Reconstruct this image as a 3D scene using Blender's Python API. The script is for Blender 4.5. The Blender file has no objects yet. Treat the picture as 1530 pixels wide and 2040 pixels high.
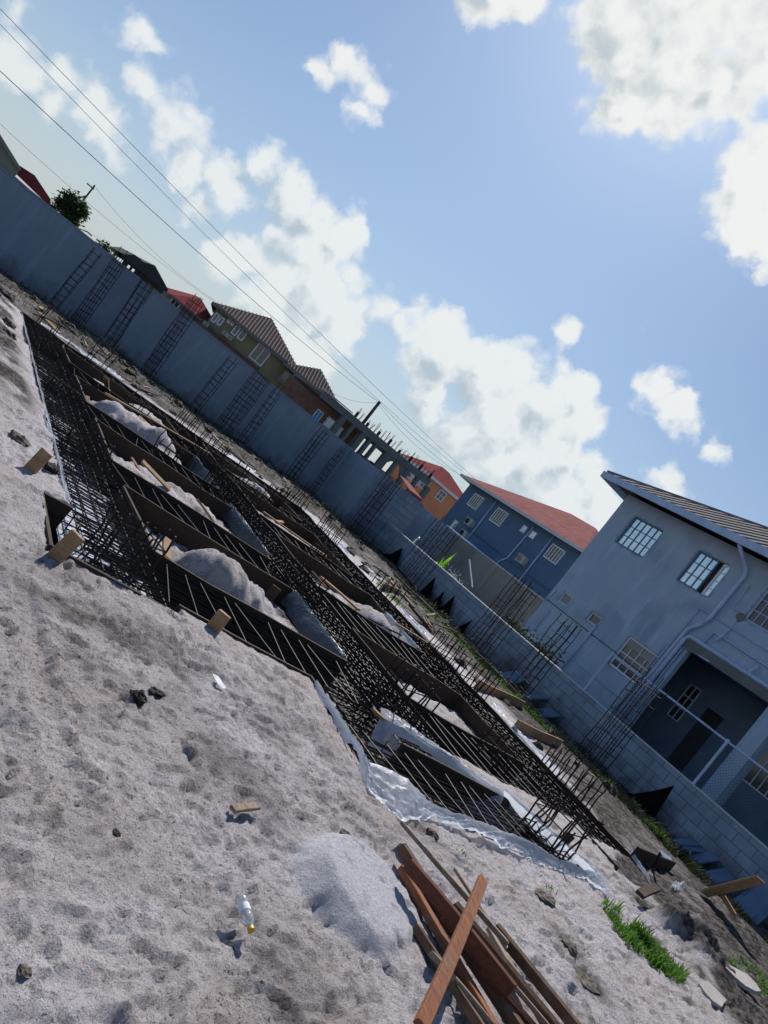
import bpy, math, random
import numpy as np
from mathutils import Vector, Matrix
random.seed(7); RNG = np.random.RandomState(11)
C = bpy.data.collections.new('site'); SC = bpy.context.scene; SC.collection.children.link(C)

# ------------------------------------------------------------------ camera
F = 1540.0; ROLL = math.radians(38.2); PITCH = math.radians(1.3); YAW = math.radians(33.8); H = 1.7
fw = Vector((math.sin(YAW)*math.cos(PITCH), math.cos(YAW)*math.cos(PITCH), -math.sin(PITCH)))
rt = Vector((math.cos(YAW), -math.sin(YAW), 0)); up = rt.cross(fw)
cx_ = rt*math.cos(ROLL) + up*math.sin(ROLL); cy_ = -rt*math.sin(ROLL) + up*math.cos(ROLL)
cd = bpy.data.cameras.new('camera'); cam = bpy.data.objects.new('camera', cd); SC.collection.objects.link(cam)
M_ = Matrix((cx_, cy_, -fw)).transposed().to_4x4(); M_.translation = (0, 0, H); cam.matrix_world = M_
cd.sensor_fit = 'VERTICAL'; cd.sensor_height = 36; cd.lens = 36*F/2040; cd.clip_start = .05; cd.clip_end = 5000
SC.camera = cam

def ray(x, y):
    dx = x-765; dy = y-1020
    u = dx*math.cos(ROLL)+dy*math.sin(ROLL); v = dx*math.sin(ROLL)-dy*math.cos(ROLL)
    return fw*F + rt*u + up*v
def pt(x, y, X=None, Y=None, z=None):
    """real-world position of something seen at (x, y) of the survey photo, at a known plane"""
    d = ray(x, y)
    t = X/d.x if X is not None else Y/d.y if Y is not None else (z-H)/d.z
    return Vector((0, 0, H)) + d*t

# ------------------------------------------------------------------ sun, sky, exposure
SUN_EL = math.radians(43); SUN_AZ = math.radians(30)      # azimuth clockwise from +Y
sdir = Vector((math.sin(SUN_AZ)*math.cos(SUN_EL), math.cos(SUN_AZ)*math.cos(SUN_EL), math.sin(SUN_EL)))
sl = bpy.data.lights.new('sun', 'SUN'); sl.energy = 5.0; sl.angle = math.radians(.6); sl.color = (1, .94, .88)
so = bpy.data.objects.new('sun', sl); SC.collection.objects.link(so)
so.rotation_euler = (-sdir).to_track_quat('-Z', 'Y').to_euler(); so.location = (0, 0, 50)
SC.view_settings.view_transform = 'Standard'; SC.view_settings.look = 'None'
SC.view_settings.exposure = 0.0; SC.view_settings.gamma = 1

W = bpy.data.worlds.new('World'); SC.world = W; W.use_nodes = True
nt = W.node_tree; nt.nodes.clear(); N = nt.nodes; LK = nt.links
def nd(t, **k):
    n = N.new(t)
    for a, b in k.items(): setattr(n, a, b)
    return n
def val(x, sock):
    if isinstance(x, (int, float)): sock.default_value = x
    elif isinstance(x, (tuple, list, Vector)): sock.default_value = tuple(x)
    else: LK.new(x, sock)
def mth(op, a, b=0., c=None, clamp=False):
    n = nd('ShaderNodeMath', operation=op, use_clamp=clamp); val(a, n.inputs[0]); val(b, n.inputs[1])
    if c is not None: val(c, n.inputs[2])
    return n.outputs[0]
def vm(op, a, b=(0, 0, 0), s=None):
    n = nd('ShaderNodeVectorMath', operation=op); val(a, n.inputs[0]); val(b, n.inputs[1])
    if s is not None: val(s, n.inputs['Scale'])
    return n.outputs['Value'] if op in ('DISTANCE', 'DOT_PRODUCT', 'LENGTH') else n.outputs['Vector']
def noi(vec, sc, det=4, rough=.55, out=0):
    n = nd('ShaderNodeTexNoise'); LK.new(vec, n.inputs['Vector']); n.inputs['Scale'].default_value = sc
    n.inputs['Detail'].default_value = det; n.inputs['Roughness'].default_value = rough
    return n.outputs[out]
def mixc(f, a, b):
    n = nd('ShaderNodeMix', data_type='RGBA'); val(f, n.inputs[0]); val(a, n.inputs[6]); val(b, n.inputs[7]); return n.outputs[2]
def smooth(x, a, b):
    n = nd('ShaderNodeMapRange', interpolation_type='SMOOTHSTEP'); val(x, n.inputs[0]); n.inputs[1].default_value = a; n.inputs[2].default_value = b
    return n.outputs[0]
sky = nd('ShaderNodeTexSky', sky_type='NISHITA', sun_disc=False)
sky.sun_elevation = SUN_EL; sky.sun_rotation = SUN_AZ; sky.dust_density = .7; sky.air_density = 1.0; sky.ozone_density = 2.5
SKYS = .10
D0 = nd('ShaderNodeTexCoord').outputs['Generated']
w1 = vm('SUBTRACT', noi(D0, 7, 3, .5, 1), (.5, .5, .5)); w2 = vm('SUBTRACT', noi(D0, 30, 4, .6, 1), (.5, .5, .5))
D1 = vm('ADD', vm('ADD', D0, vm('SCALE', w1, s=.09)), vm('SCALE', w2, s=.035))
CL = [(1250,60,110),(1350,90,150),(1480,60,160),(1250,190,85),(1310,215,60),(1170,50,50),(1440,180,80),(1530,130,100),
 (1000,-10,70),(1060,10,50),(1500,390,85),(1540,330,80),(1480,440,60),(1540,460,60),(1300,765,62),(1345,805,58),(1275,745,40),(1375,835,32),
 (1110,668,28),(1278,663,27),(1425,890,24),(1330,965,38),(1345,1000,40),
 (775,620,55),(830,650,70),(890,650,58),(880,720,90),(960,760,90),(1030,750,55),(1000,840,110),(1080,820,80),(1130,790,62),(1160,860,64),
 (1090,920,90),(1170,970,60),(940,860,80),(1000,930,80),(1190,1020,60),(860,800,60),
 (530,350,48),(580,400,70),(640,450,72),(600,500,90),(680,480,60),(700,560,52),(640,590,80),(690,640,60),(560,570,70),(718,450,36),
 (330,240,55),(390,290,50),(440,350,50),(300,205,42),(365,330,50),(462,395,36),(355,180,26),
 (140,165,40),(180,215,46),(210,260,42),(232,300,30),(268,72,32),(288,108,20),(690,120,38),(650,160,26),(725,165,30),(712,222,28),
 (1060,930,80),(1100,1010,70),(8,130,44),(20,30,22),(90,230,36),(480,520,60),(540,610,80),(620,700,70),(380,410,36),(1160,1060,70)]
field = -1.0; fieldS = -1.0
D2 = vm('ADD', D1, tuple(sdir*.022 + Vector((.006, -.004, .012))))
for (px, py, r) in CL:
    r *= .88 if 45 < r < 120 else 1.0
    d = ray(px, py).normalized()
    dist = vm('DISTANCE', D1, tuple(d))
    sm = 1.0 if r > 50 else .52 if r > 33 else .36
    v = mth('MULTIPLY_ADD', dist, -F/r*sm, sm)
    field = mth('SMOOTH_MAX', field, v, .22)
    if r > 33: fieldS = mth('MAXIMUM', fieldS, mth('MULTIPLY_ADD', vm('DISTANCE', D2, tuple(d)), -F/r*sm, sm))
# inside the big clouds the field grows with distance from their rim
def vor(vec, sc):
    n = nd('ShaderNodeTexVoronoi', feature='F1'); LK.new(vec, n.inputs['Vector']); n.inputs['Scale'].default_value = sc; return n.outputs['Distance']
def billow(vec):
    a = mth('MULTIPLY_ADD', vor(vec, 21), -.42, .50); a = mth('ADD', a, mth('MULTIPLY_ADD', vor(vec, 52), -.24, .22))
    return mth('ADD', a, mth('MULTIPLY', noi(vec, 22, 7, .60), .66))
DW = vm('ADD', D0, vm('SCALE', w2, s=.03))
fb = billow(DW); fb2 = billow(vm('ADD', DW, tuple(sdir*.012))); fb3 = noi(D0, 9, 5, .6)
field2 = mth('MINIMUM', mth('MULTIPLY', field, 1.9), .95)
dens = mth('ADD', field2, mth('MULTIPLY', mth('SUBTRACT', fb, .74), 1.9))
alpha = smooth(dens, -.26, .60)
relief = mth('MULTIPLY', mth('SUBTRACT', fb, fb2), .8)                  # side towards the sun is brighter
thick = smooth(dens, .15, 1.3)
lum = mth('ADD', mth('MULTIPLY_ADD', thick, -.24, .93), relief, clamp=False)
lum = mth('ADD', lum, mth('MULTIPLY', mth('SUBTRACT', fb3, .5), -.38))
side = mth('SUBTRACT', mth('MINIMUM', field, .8), mth('MINIMUM', fieldS, .8))
lum = mth('ADD', lum, mth('MULTIPLY', side, .70))
lum = mth('MINIMUM', mth('MAXIMUM', lum, .58), 1.02)
ccol = mixc(smooth(lum, .48, .98), (.43, .52, .58, 1), (.88, .90, .89, 1))
sunprox = smooth(vm('DOT_PRODUCT', D0, tuple(sdir)), .86, 1.0)
ccol = mixc(mth('MULTIPLY', sunprox, .15), ccol, (.90, .87, .81, 1))
ccol = vm('SCALE', ccol, s=1.0/SKYS)
sep = nd('ShaderNodeSeparateXYZ'); LK.new(D0, sep.inputs[0]); elev = sep.outputs[2]
skyc = vm('MULTIPLY', sky.outputs[0], (.62, .77, .90))
hz = mth('POWER', 2.718, mth('MULTIPLY', mth('MAXIMUM', elev, 0), -5.5))
skyc = mixc(mth('MULTIPLY', hz, .94), skyc, tuple(c/SKYS for c in (.545, .592, .625))+(1,))
fin = mixc(mth('MULTIPLY', alpha, mth('SUBTRACT', 1, mth('MULTIPLY', hz, .42))), skyc, ccol)
bg = nd('ShaderNodeBackground'); LK.new(fin, bg.inputs[0]); bg.inputs[1].default_value = SKYS
wo = nd('ShaderNodeOutputWorld'); LK.new(bg.outputs[0], wo.inputs[0])

# ------------------------------------------------------------------ materials
def mat(name, c1, c2=None, rough=.85, sc=3., bump=0., bsc=60., metal=0., det=5, spec=.3, streak=None, stain=None, brick=None, alpha=1., trans=0., sheen=0):
    m = bpy.data.materials.new(name); m.use_nodes = True; t = m.node_tree; n = t.nodes; L = t.links
    b = n['Principled BSDF']; b.inputs['Roughness'].default_value = rough; b.inputs['Metallic'].default_value = metal
    b.inputs['Specular IOR Level'].default_value = spec; b.inputs['Alpha'].default_value = alpha
    b.inputs['Transmission Weight'].default_value = trans
    c2 = c2 or c1
    tc = n.new('ShaderNodeTexCoord'); vec = tc.outputs['Object']
    if streak:
        mp = n.new('ShaderNodeMapping'); mp.inputs['Scale'].default_value = streak; L.new(vec, mp.inputs[0]); vec = mp.outputs[0]
    no = n.new('ShaderNodeTexNoise'); no.inputs['Scale'].default_value = sc; no.inputs['Detail'].default_value = det; no.inputs['Roughness'].default_value = .62
    L.new(vec, no.inputs['Vector'])
    mr = n.new('ShaderNodeMapRange'); mr.inputs[1].default_value = .34; mr.inputs[2].default_value = .66; L.new(no.outputs[0], mr.inputs[0])
    mx = n.new('ShaderNodeMix'); mx.data_type = 'RGBA'; mx.inputs[6].default_value = (*c1, 1); mx.inputs[7].default_value = (*c2, 1)
    L.new(mr.outputs[0], mx.inputs[0]); col = mx.outputs[2]
    if stain:
        s = n.new('ShaderNodeTexNoise'); s.inputs['Scale'].default_value = stain[1]; s.inputs['Detail'].default_value = 3; s.inputs['Distortion'].default_value = .6
        L.new(tc.outputs['Object'], s.inputs['Vector'])
        r = n.new('ShaderNodeMapRange'); r.inputs[1].default_value = .52; r.inputs[2].default_value = .70; L.new(s.outputs[0], r.inputs[0])
        q = n.new('ShaderNodeMath'); q.operation = 'MULTIPLY'; L.new(r.outputs[0], q.inputs[0]); q.inputs[1].default_value = stain[2]
        m2 = n.new('ShaderNodeMix'); m2.data_type = 'RGBA'; L.new(q.outputs[0], m2.inputs[0]); L.new(col, m2.inputs[6]); m2.inputs[7].default_value = (*stain[0], 1); col = m2.outputs[2]
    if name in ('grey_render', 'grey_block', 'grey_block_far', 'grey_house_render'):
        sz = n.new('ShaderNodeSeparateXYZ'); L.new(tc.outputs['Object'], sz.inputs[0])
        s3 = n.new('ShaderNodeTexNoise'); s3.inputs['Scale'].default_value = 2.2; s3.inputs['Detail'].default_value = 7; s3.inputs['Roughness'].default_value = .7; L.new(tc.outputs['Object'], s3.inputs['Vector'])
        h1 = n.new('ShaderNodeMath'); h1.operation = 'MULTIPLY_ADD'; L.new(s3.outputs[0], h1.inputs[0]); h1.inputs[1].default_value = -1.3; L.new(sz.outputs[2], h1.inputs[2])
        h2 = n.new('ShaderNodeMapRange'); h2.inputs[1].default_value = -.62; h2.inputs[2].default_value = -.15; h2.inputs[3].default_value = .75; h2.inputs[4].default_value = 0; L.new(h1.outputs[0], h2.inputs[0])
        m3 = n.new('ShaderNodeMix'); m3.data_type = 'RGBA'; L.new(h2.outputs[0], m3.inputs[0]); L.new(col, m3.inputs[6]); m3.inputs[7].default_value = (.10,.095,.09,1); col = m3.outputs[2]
        # pale trowel marks and chalky run-offs
        mp2 = n.new('ShaderNodeMapping'); mp2.inputs['Scale'].default_value = (3.5, 3.5, .45); L.new(tc.outputs['Object'], mp2.inputs[0])
        s4 = n.new('ShaderNodeTexNoise'); s4.inputs['Scale'].default_value = 1.6; s4.inputs['Detail'].default_value = 6; s4.inputs['Roughness'].default_value = .65; L.new(mp2.outputs[0], s4.inputs['Vector'])
        h4 = n.new('ShaderNodeMapRange'); h4.inputs[1].default_value = .52; h4.inputs[2].default_value = .72; h4.inputs[4].default_value = .55; L.new(s4.outputs[0], h4.inputs[0])
        m4 = n.new('ShaderNodeMix'); m4.data_type = 'RGBA'; L.new(h4.outputs[0], m4.inputs[0]); L.new(col, m4.inputs[6]); m4.inputs[7].default_value = (*[min(1, v*1.28) for v in c2], 1); col = m4.outputs[2]
    hgt = None
    if brick:   # brick = axis ('x' or 'y' = run of the wall), mortar colour
        sp = n.new('ShaderNodeSeparateXYZ'); L.new(tc.outputs['Object'], sp.inputs[0])
        cb = n.new('ShaderNodeCombineXYZ'); L.new(sp.outputs[0 if brick[0] == 'x' else 1], cb.inputs[0]); L.new(sp.outputs[2], cb.inputs[1])
        bt = n.new('ShaderNodeTexBrick'); L.new(cb.outputs[0], bt.inputs[0]); bt.inputs['Scale'].default_value = 1
        bt.inputs['Brick Width'].default_value = .41; bt.inputs['Row Height'].default_value = .205; bt.inputs['Mortar Size'].default_value = .009
        bt.inputs['Mortar Smooth'].default_value = .3
        bt.inputs['Color1'].default_value = (1, 1, 1, 1); bt.inputs['Color2'].default_value = (.78, .78, .8, 1); bt.inputs['Mortar'].default_value = (*brick[1], 1)
        mm = n.new('ShaderNodeMix'); mm.data_type = 'RGBA'; mm.blend_type = 'MULTIPLY'; mm.inputs[0].default_value = 1
        L.new(col, mm.inputs[6]); L.new(bt.outputs[0], mm.inputs[7]); col = mm.outputs[2]
        hgt = bt.outputs['Fac']
    L.new(col, b.inputs['Base Color'])
    if bump or brick:
        bn = n.new('ShaderNodeTexNoise'); bn.inputs['Scale'].default_value = bsc; bn.inputs['Detail'].default_value = 6; bn.inputs['Roughness'].default_value = .6
        L.new(vec, bn.inputs['Vector'])
        bp = n.new('ShaderNodeBump'); bp.inputs['Strength'].default_value = min(1, bump*2); bp.inputs['Distance'].default_value = .02; L.new(bn.outputs[0], bp.inputs['Height'])
        out = bp.outputs[0]
        if hgt is not None:
            b2 = n.new('ShaderNodeBump'); b2.invert = True; b2.inputs['Strength'].default_value = .8; b2.inputs['Distance'].default_value = .01
            L.new(hgt, b2.inputs['Height']); L.new(out, b2.inputs['Normal']); out = b2.outputs[0]
        L.new(out, b.inputs['Normal'])
    return m
MT = dict(
 stucco=mat('grey_render', (.22,.29,.385), (.26,.33,.415), sc=.9, bump=.25, bsc=25, stain=((.12,.18,.28), .40, .7)),
 block=mat('grey_block', (.27,.36,.48), (.34,.42,.53), sc=2.5, bump=.3, bsc=40, brick=('y', (.52,.52,.54)), stain=((.14,.16,.2), .8, .5)),
 blockx=mat('grey_block_far', (.19,.26,.36), (.24,.30,.39), sc=2.5, bump=.3, bsc=40, brick=('x', (.6,.6,.62))),
 cap=mat('pale_cap', (.68,.72,.74), (.52,.56,.58), sc=5, bump=.1),
 beige=mat('beige_render', (.32,.31,.28), (.26,.25,.235), sc=1.2, bump=.15, stain=((.15,.16,.15), .7, .5)),
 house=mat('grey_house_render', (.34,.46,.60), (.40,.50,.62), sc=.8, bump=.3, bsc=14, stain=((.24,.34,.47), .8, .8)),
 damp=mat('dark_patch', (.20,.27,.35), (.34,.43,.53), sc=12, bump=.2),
 house_shaded=mat('carport_shaded_render', (.17,.25,.35), (.12,.19,.28), sc=1.5, bump=.1),  # darker copy of the house render, carport shade put into its colour
 rebar=mat('rebar_steel', (.018,.015,.015), (.042,.028,.022), rough=.7, sc=12, metal=.1, spec=.25),
 mat_bar=mat('footing_steel', (.018,.015,.015), (.048,.032,.026), rough=.62, sc=9, metal=.15, spec=.35),
 board=mat('form_board', (.062,.040,.026), (.028,.021,.016), sc=6, streak=(1.2,1.2,14), bump=.15, bsc=12),
 boardtop=mat('fresh_board', (.38,.24,.13), (.24,.15,.08), sc=7, det=8, stain=((.42,.38,.34), 6, .45), streak=(1.5,1.5,10), bump=.12, bsc=12),
 plank=mat('reddish_plank', (.31,.125,.060), (.16,.065,.035), sc=9, streak=(7,1.0,7), bump=.2, bsc=14, det=8, stain=((.20,.15,.12), 5, .55)),
 plankr=mat('dark_red_plank', (.15,.055,.032), (.09,.036,.024), sc=9, streak=(7,1.0,7), bump=.2, bsc=14, det=8),
 plankd=mat('brown_plank', (.19,.115,.075), (.10,.06,.04), sc=9, streak=(7,1.0,7), bump=.2, bsc=14, det=8, stain=((.24,.20,.17), 5, .5)),
 plankg=mat('weathered_plank', (.33,.26,.19), (.18,.135,.095), sc=9, streak=(7,1.0,7), bump=.2, bsc=14, det=8, stain=((.36,.33,.30), 5, .5)),
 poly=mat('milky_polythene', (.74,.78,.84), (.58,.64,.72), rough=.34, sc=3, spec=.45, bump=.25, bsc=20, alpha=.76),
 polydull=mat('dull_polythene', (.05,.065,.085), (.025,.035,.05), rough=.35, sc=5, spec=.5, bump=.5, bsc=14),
 polyblue=mat('wet_polythene', (.66,.70,.78), (.52,.58,.68), rough=.16, sc=3, spec=.7, bump=.25, bsc=7),
 blackpoly=mat('black_polythene', (.010,.011,.014), (.018,.019,.022), rough=.42, sc=4, spec=.35, bump=.35, bsc=9),
 mud=mat('trench_mud', (.055,.050,.050), (.09,.08,.075), rough=.7, sc=4, bump=.3, bsc=20),
 white=mat('white_paint', (.78,.83,.88), (.68,.73,.78), sc=5, rough=.5),
 pipe=mat('pvc_pipe', (.46,.60,.82), (.36,.48,.68), sc=3, rough=.35, spec=.5),
 pane=mat('window_glass', (.80,.96,1.), (.58,.78,.95), sc=4.3, rough=.22, spec=.9, metal=.65),  # pale blue base carries part of the bright sky reflection as colour
 panedark=mat('dark_glass', (.02,.026,.035), (.035,.045,.06), sc=1.5, rough=.08, spec=.9),
 card=mat('window_boarding', (.34,.36,.34), (.26,.28,.27), sc=3),
 bluew=mat('blue_render', (.09,.165,.27), (.11,.19,.30), sc=1, bump=.1),
 redroof=mat('red_roof_sheet', (.24,.055,.055), (.19,.04,.045), sc=2, rough=1, spec=.04),
 pinkroof=mat('faded_roof_sheet', (.32,.14,.13), (.235,.085,.08), sc=3, streak=(.5,2.5,.5), stain=((.20,.07,.06), 1.2, .6), rough=1, spec=.04),
 roofgrey=mat('brown_grey_roof', (.06,.056,.06), (.04,.038,.042), sc=2.5, rough=.9, spec=.1),
 rib=mat('roof_rib', (.27,.255,.25), (.19,.18,.18), sc=3, rough=.95, spec=.08),
 brownroof=mat('brown_tile_roof', (.085,.055,.05), (.06,.04,.038), sc=4, spec=.05, rough=1, bump=.3, bsc=8),
 olive=mat('olive_render', (.26,.25,.14), (.21,.20,.12), sc=1.5),
 greyc=mat('raw_concrete', (.17,.20,.20), (.12,.14,.14), sc=2, bump=.2, bsc=15),
 orange=mat('orange_render', (.78,.33,.17), (.68,.28,.14), sc=1.5),
 brickred=mat('brown_brick', (.24,.13,.09), (.15,.09,.07), sc=3),
 curtain=mat('dark_curtain', (.05,.04,.038), (.08,.065,.06), sc=5),
 darkh=mat('dark_render', (.030,.036,.040), (.045,.05,.055), sc=1.5),
 cream=mat('cream_render', (.25,.26,.22), (.20,.21,.18), sc=1.5),
 redwall=mat('red_render', (.36,.06,.06), (.28,.05,.05), sc=1.5),
 bluesheet=mat('blue_sheet', (.05,.25,.60), (.08,.32,.68), sc=2),
 wood=mat('pole_wood', (.05,.045,.04), (.08,.07,.06), sc=4),
 wire=mat('cable_black', (.05,.055,.06), (.07,.075,.08)),
 leaf=mat('leaf_dark', (.030,.060,.025), (.050,.095,.035), sc=3, rough=.6),
 banana=mat('leaf_bright', (.16,.38,.05), (.10,.26,.035), sc=3, rough=.45),
 grass=mat('grass_blade', (.022,.062,.010), (.085,.12,.03), sc=2, rough=.6),
 drygrass=mat('weed_blade', (.018,.028,.014), (.045,.050,.026), sc=2, rough=.7),
 slab=mat('concrete_slab', (.40,.38,.36), (.30,.285,.27), sc=3, bump=.2, bsc=25),
 bluslab=mat('stacked_block', (.11,.17,.26), (.16,.23,.33), sc=3, bump=.2, bsc=25),
 stone=mat('soil_clod', (.10,.08,.065), (.16,.13,.11), sc=8, bump=.4, bsc=30),
 ragblack=mat('matt_black_sheet', (.004,.004,.005), (.009,.009,.010), rough=.95, spec=.03),
 clod=mat('dark_clod', (.030,.025,.021), (.085,.070,.058), sc=6, bump=.5, bsc=25),
 black=mat('charred_scrap', (.012,.011,.010), (.030,.024,.020), sc=8, bump=.4, bsc=30),
 bottle=mat('clear_bottle', (.86,.90,.92), (.80,.86,.90), rough=.06, trans=.75, spec=.6),
 label=mat('bottle_label', (.78,.80,.84), (.66,.70,.78), sc=9),
 yellow=mat('yellow_cap', (.75,.42,.03), (.62,.33,.02), rough=.4),
 trunk=mat('bark', (.07,.055,.04), (.10,.08,.06), sc=6, bump=.3),
 acw=mat('air_unit_casing', (.46,.48,.47), (.36,.38,.38), sc=4),
 galv=mat('galvanised_wire', (.07,.09,.12), (.05,.07,.09), metal=.0, rough=.5),
)
def two_sided(m, tr, col):   # foliage: let light through
    t = m.node_tree; b = t.nodes['Principled BSDF']; o = t.nodes['Material Output']
    tl = t.nodes.new('ShaderNodeBsdfTranslucent'); tl.inputs[0].default_value = (*col, 1)
    mx = t.nodes.new('ShaderNodeMixShader'); mx.inputs[0].default_value = tr
    t.links.new(b.outputs[0], mx.inputs[1]); t.links.new(tl.outputs[0], mx.inputs[2]); t.links.new(mx.outputs[0], o.inputs[0])
two_sided(MT['grass'], .45, (.12,.30,.03)); two_sided(MT['banana'], .5, (.30,.62,.06)); two_sided(MT['leaf'], .25, (.06,.14,.03)); two_sided(MT['poly'], .42, (.75,.82,.92)); two_sided(MT['drygrass'], .2, (.05,.07,.02))

# ------------------------------------------------------------------ helpers
class MB:
    def __init__(s): s.v = []; s.f = []
    def add(s, vs, fs):
        n = len(s.v); s.v += [tuple(v) for v in vs]; s.f += [tuple(i+n for i in f) for f in fs]; return s
    def box(s, x0, x1, y0, y1, z0, z1):
        return s.add([(x, y, z) for z in (z0, z1) for y in (y0, y1) for x in (x0, x1)],
                     [(0,2,3,1),(4,5,7,6),(0,1,5,4),(2,6,7,3),(0,4,6,2),(1,3,7,5)])
    def beam(s, p, q, w, h, upv=(0,0,1), twist=0.):     # rectangular bar from p to q
        p = Vector(p); q = Vector(q); d = (q-p).normalized(); u = Vector(upv)
        a = d.cross(u)
        if a.length < 1e-4: a = d.cross(Vector((0,1,0)))
        a.normalize(); b = a.cross(d).normalized()
        if twist: a, b = a*math.cos(twist)+b*math.sin(twist), b*math.cos(twist)-a*math.sin(twist)
        vs = [e+a*(i*w/2)+b*(j*h/2) for e in (p, q) for j in (-1, 1) for i in (-1, 1)]
        return s.add(vs, [(0,2,3,1),(4,5,7,6),(0,1,5,4),(2,6,7,3),(0,4,6,2),(1,3,7,5)])
    def tube(s, pts, r, n=6, cap=True):
        pts = [Vector(p) for p in pts]; rs = r if isinstance(r, (list, tuple)) else [r]*len(pts)
        rings = []
        for i, p in enumerate(pts):
            d = (pts[min(i+1, len(pts)-1)]-pts[max(i-1, 0)]).normalized()
            a = d.cross(Vector((0,0,1)) if abs(d.z) < .9 else Vector((1,0,0))).normalized(); b = d.cross(a)
            rings.append([p+(a*math.cos(2*math.pi*k/n)+b*math.sin(2*math.pi*k/n))*rs[i] for k in range(n)])
        vs = [v for rg in rings for v in rg]; fs = []
        for i in range(len(pts)-1):
            for k in range(n): fs.append((i*n+k, i*n+(k+1) % n, (i+1)*n+(k+1) % n, (i+1)*n+k))
        if cap: fs += [tuple(range(n-1, -1, -1)), tuple(range((len(pts)-1)*n, len(pts)*n))]
        return s.add(vs, fs)
    def grid(s, fn, nu, nv):
        vs = [fn(i/nu, j/nv) for j in range(nv+1) for i in range(nu+1)]
        return s.add(vs, [(j*(nu+1)+i, j*(nu+1)+i+1, (j+1)*(nu+1)+i+1, (j+1)*(nu+1)+i) for j in range(nv) for i in range(nu)])
    def build(s, name, m, parent=None, local=False, smooth=False, solid=0., bevel=0.):
        me = bpy.data.meshes.new(name); me.from_pydata(s.v, [], s.f); me.materials.append(MT[m] if isinstance(m, str) else m)
        if smooth: me.polygons.foreach_set('use_smooth', [True]*len(me.polygons))
        me.update(); o = bpy.data.objects.new(name, me); C.objects.link(o)
        if parent:
            o.parent = parent
            if not local:
                off = Vector(parent.location); p = parent.parent
                while p: off += Vector(p.location); p = p.parent
                o.location = -off
        if solid:
            k = o.modifiers.new('s', 'SOLIDIFY'); k.thickness = solid; k.offset = 0
        if bevel:
            k = o.modifiers.new('b', 'BEVEL'); k.width = bevel; k.segments = 1; k.limit_method = 'ANGLE'
        return o
def tag(o, label=None, cat=None, group=None, kind=None):
    for k, v in (('label', label), ('category', cat), ('group', group), ('kind', kind)):
        if v: o[k] = v
    return o
def thing(name, loc, label, cat, group=None):
    o = bpy.data.objects.new(name, None); C.objects.link(o); o.location = loc; o.empty_display_size = .2
    return tag(o, label, cat, group)
def rnd(a, b): return random.uniform(a, b)

# value noise on arrays
def vnoise(x, y, seed):
    xi = np.floor(x).astype(np.int64); yi = np.floor(y).astype(np.int64); fx = x-xi; fy = y-yi
    fx = fx*fx*fx*(fx*(fx*6-15)+10); fy = fy*fy*fy*(fy*(fy*6-15)+10)
    def h(a, b):
        n = (a*374761393+b*668265263+seed*1442695041) & 0xffffffff
        n = ((n ^ (n >> 13))*1274126177) & 0xffffffff
        return ((n ^ (n >> 16)) & 0xffff)/65535.0
    return (h(xi, yi)*(1-fx)+h(xi+1, yi)*fx)*(1-fy)+(h(xi, yi+1)*(1-fx)+h(xi+1, yi+1)*fx)*fy
def fbm(x, y, sc, oct=4, seed=1, g=.5):
    s = 0; a = 1; t = 0
    for i in range(oct):
        s = s+a*(vnoise(x*sc+17.3*i, y*sc-9.1*i, seed+i)-.5); t += a; a *= g; sc *= 2.03
    return s/t*2
def bend(pts, amp=.01):
    return [Vector(p)+Vector((rnd(-amp, amp), rnd(-amp, amp), 0)) for p in pts]

# ------------------------------------------------------------------ footing layout (metres)
ST = {  # strip: x0, x1, y0, y1, run axis
 'left':   (1.80, 2.65, 5.25, 17.4, 'y'), 'middle': (5.12, 6.15, 4.9, 16.5, 'y'), 'right': (8.50, 9.60, 5.15, 17.4, 'y'),
 'near_left': (2.65, 5.12, 5.42, 6.45, 'x'), 'near_right': (6.15, 8.50, 5.42, 6.45, 'x'),
 'second_left': (2.65, 5.12, 8.20, 9.12, 'x'), 'second_right': (6.15, 8.50, 8.05, 9.30, 'x'),
 'third_left': (2.65, 5.12, 11.0, 11.95, 'x'), 'third_right': (6.15, 8.50, 11.35, 12.2, 'x'),
 'fourth_left': (2.65, 5.12, 13.8, 14.9, 'x'), 'fourth_right': (6.15, 8.50, 14.3, 15.1, 'x'),
 'back': (2.65, 8.50, 16.5, 17.4, 'x'), 'front': (4.02, 7.15, 3.98, 4.9, 'x')}
HOLES = {  # sand bays between the strips
 'near left': (2.65, 5.12, 6.45, 8.20), 'second left': (2.65, 5.12, 9.12, 11.0), 'third left': (2.65, 5.12, 11.95, 13.8), 'far left': (2.65, 5.12, 14.9, 16.5),
 'near right': (6.15, 8.50, 6.45, 8.05), 'second right': (6.15, 8.50, 9.30, 11.35), 'third right': (6.15, 8.50, 12.2, 14.3), 'far right': (6.15, 8.50, 15.1, 16.5)}
EXTRA = [(4.1, 5.12, 4.9, 5.42), (1.56, 1.80, 5.25, 6.30)]

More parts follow.
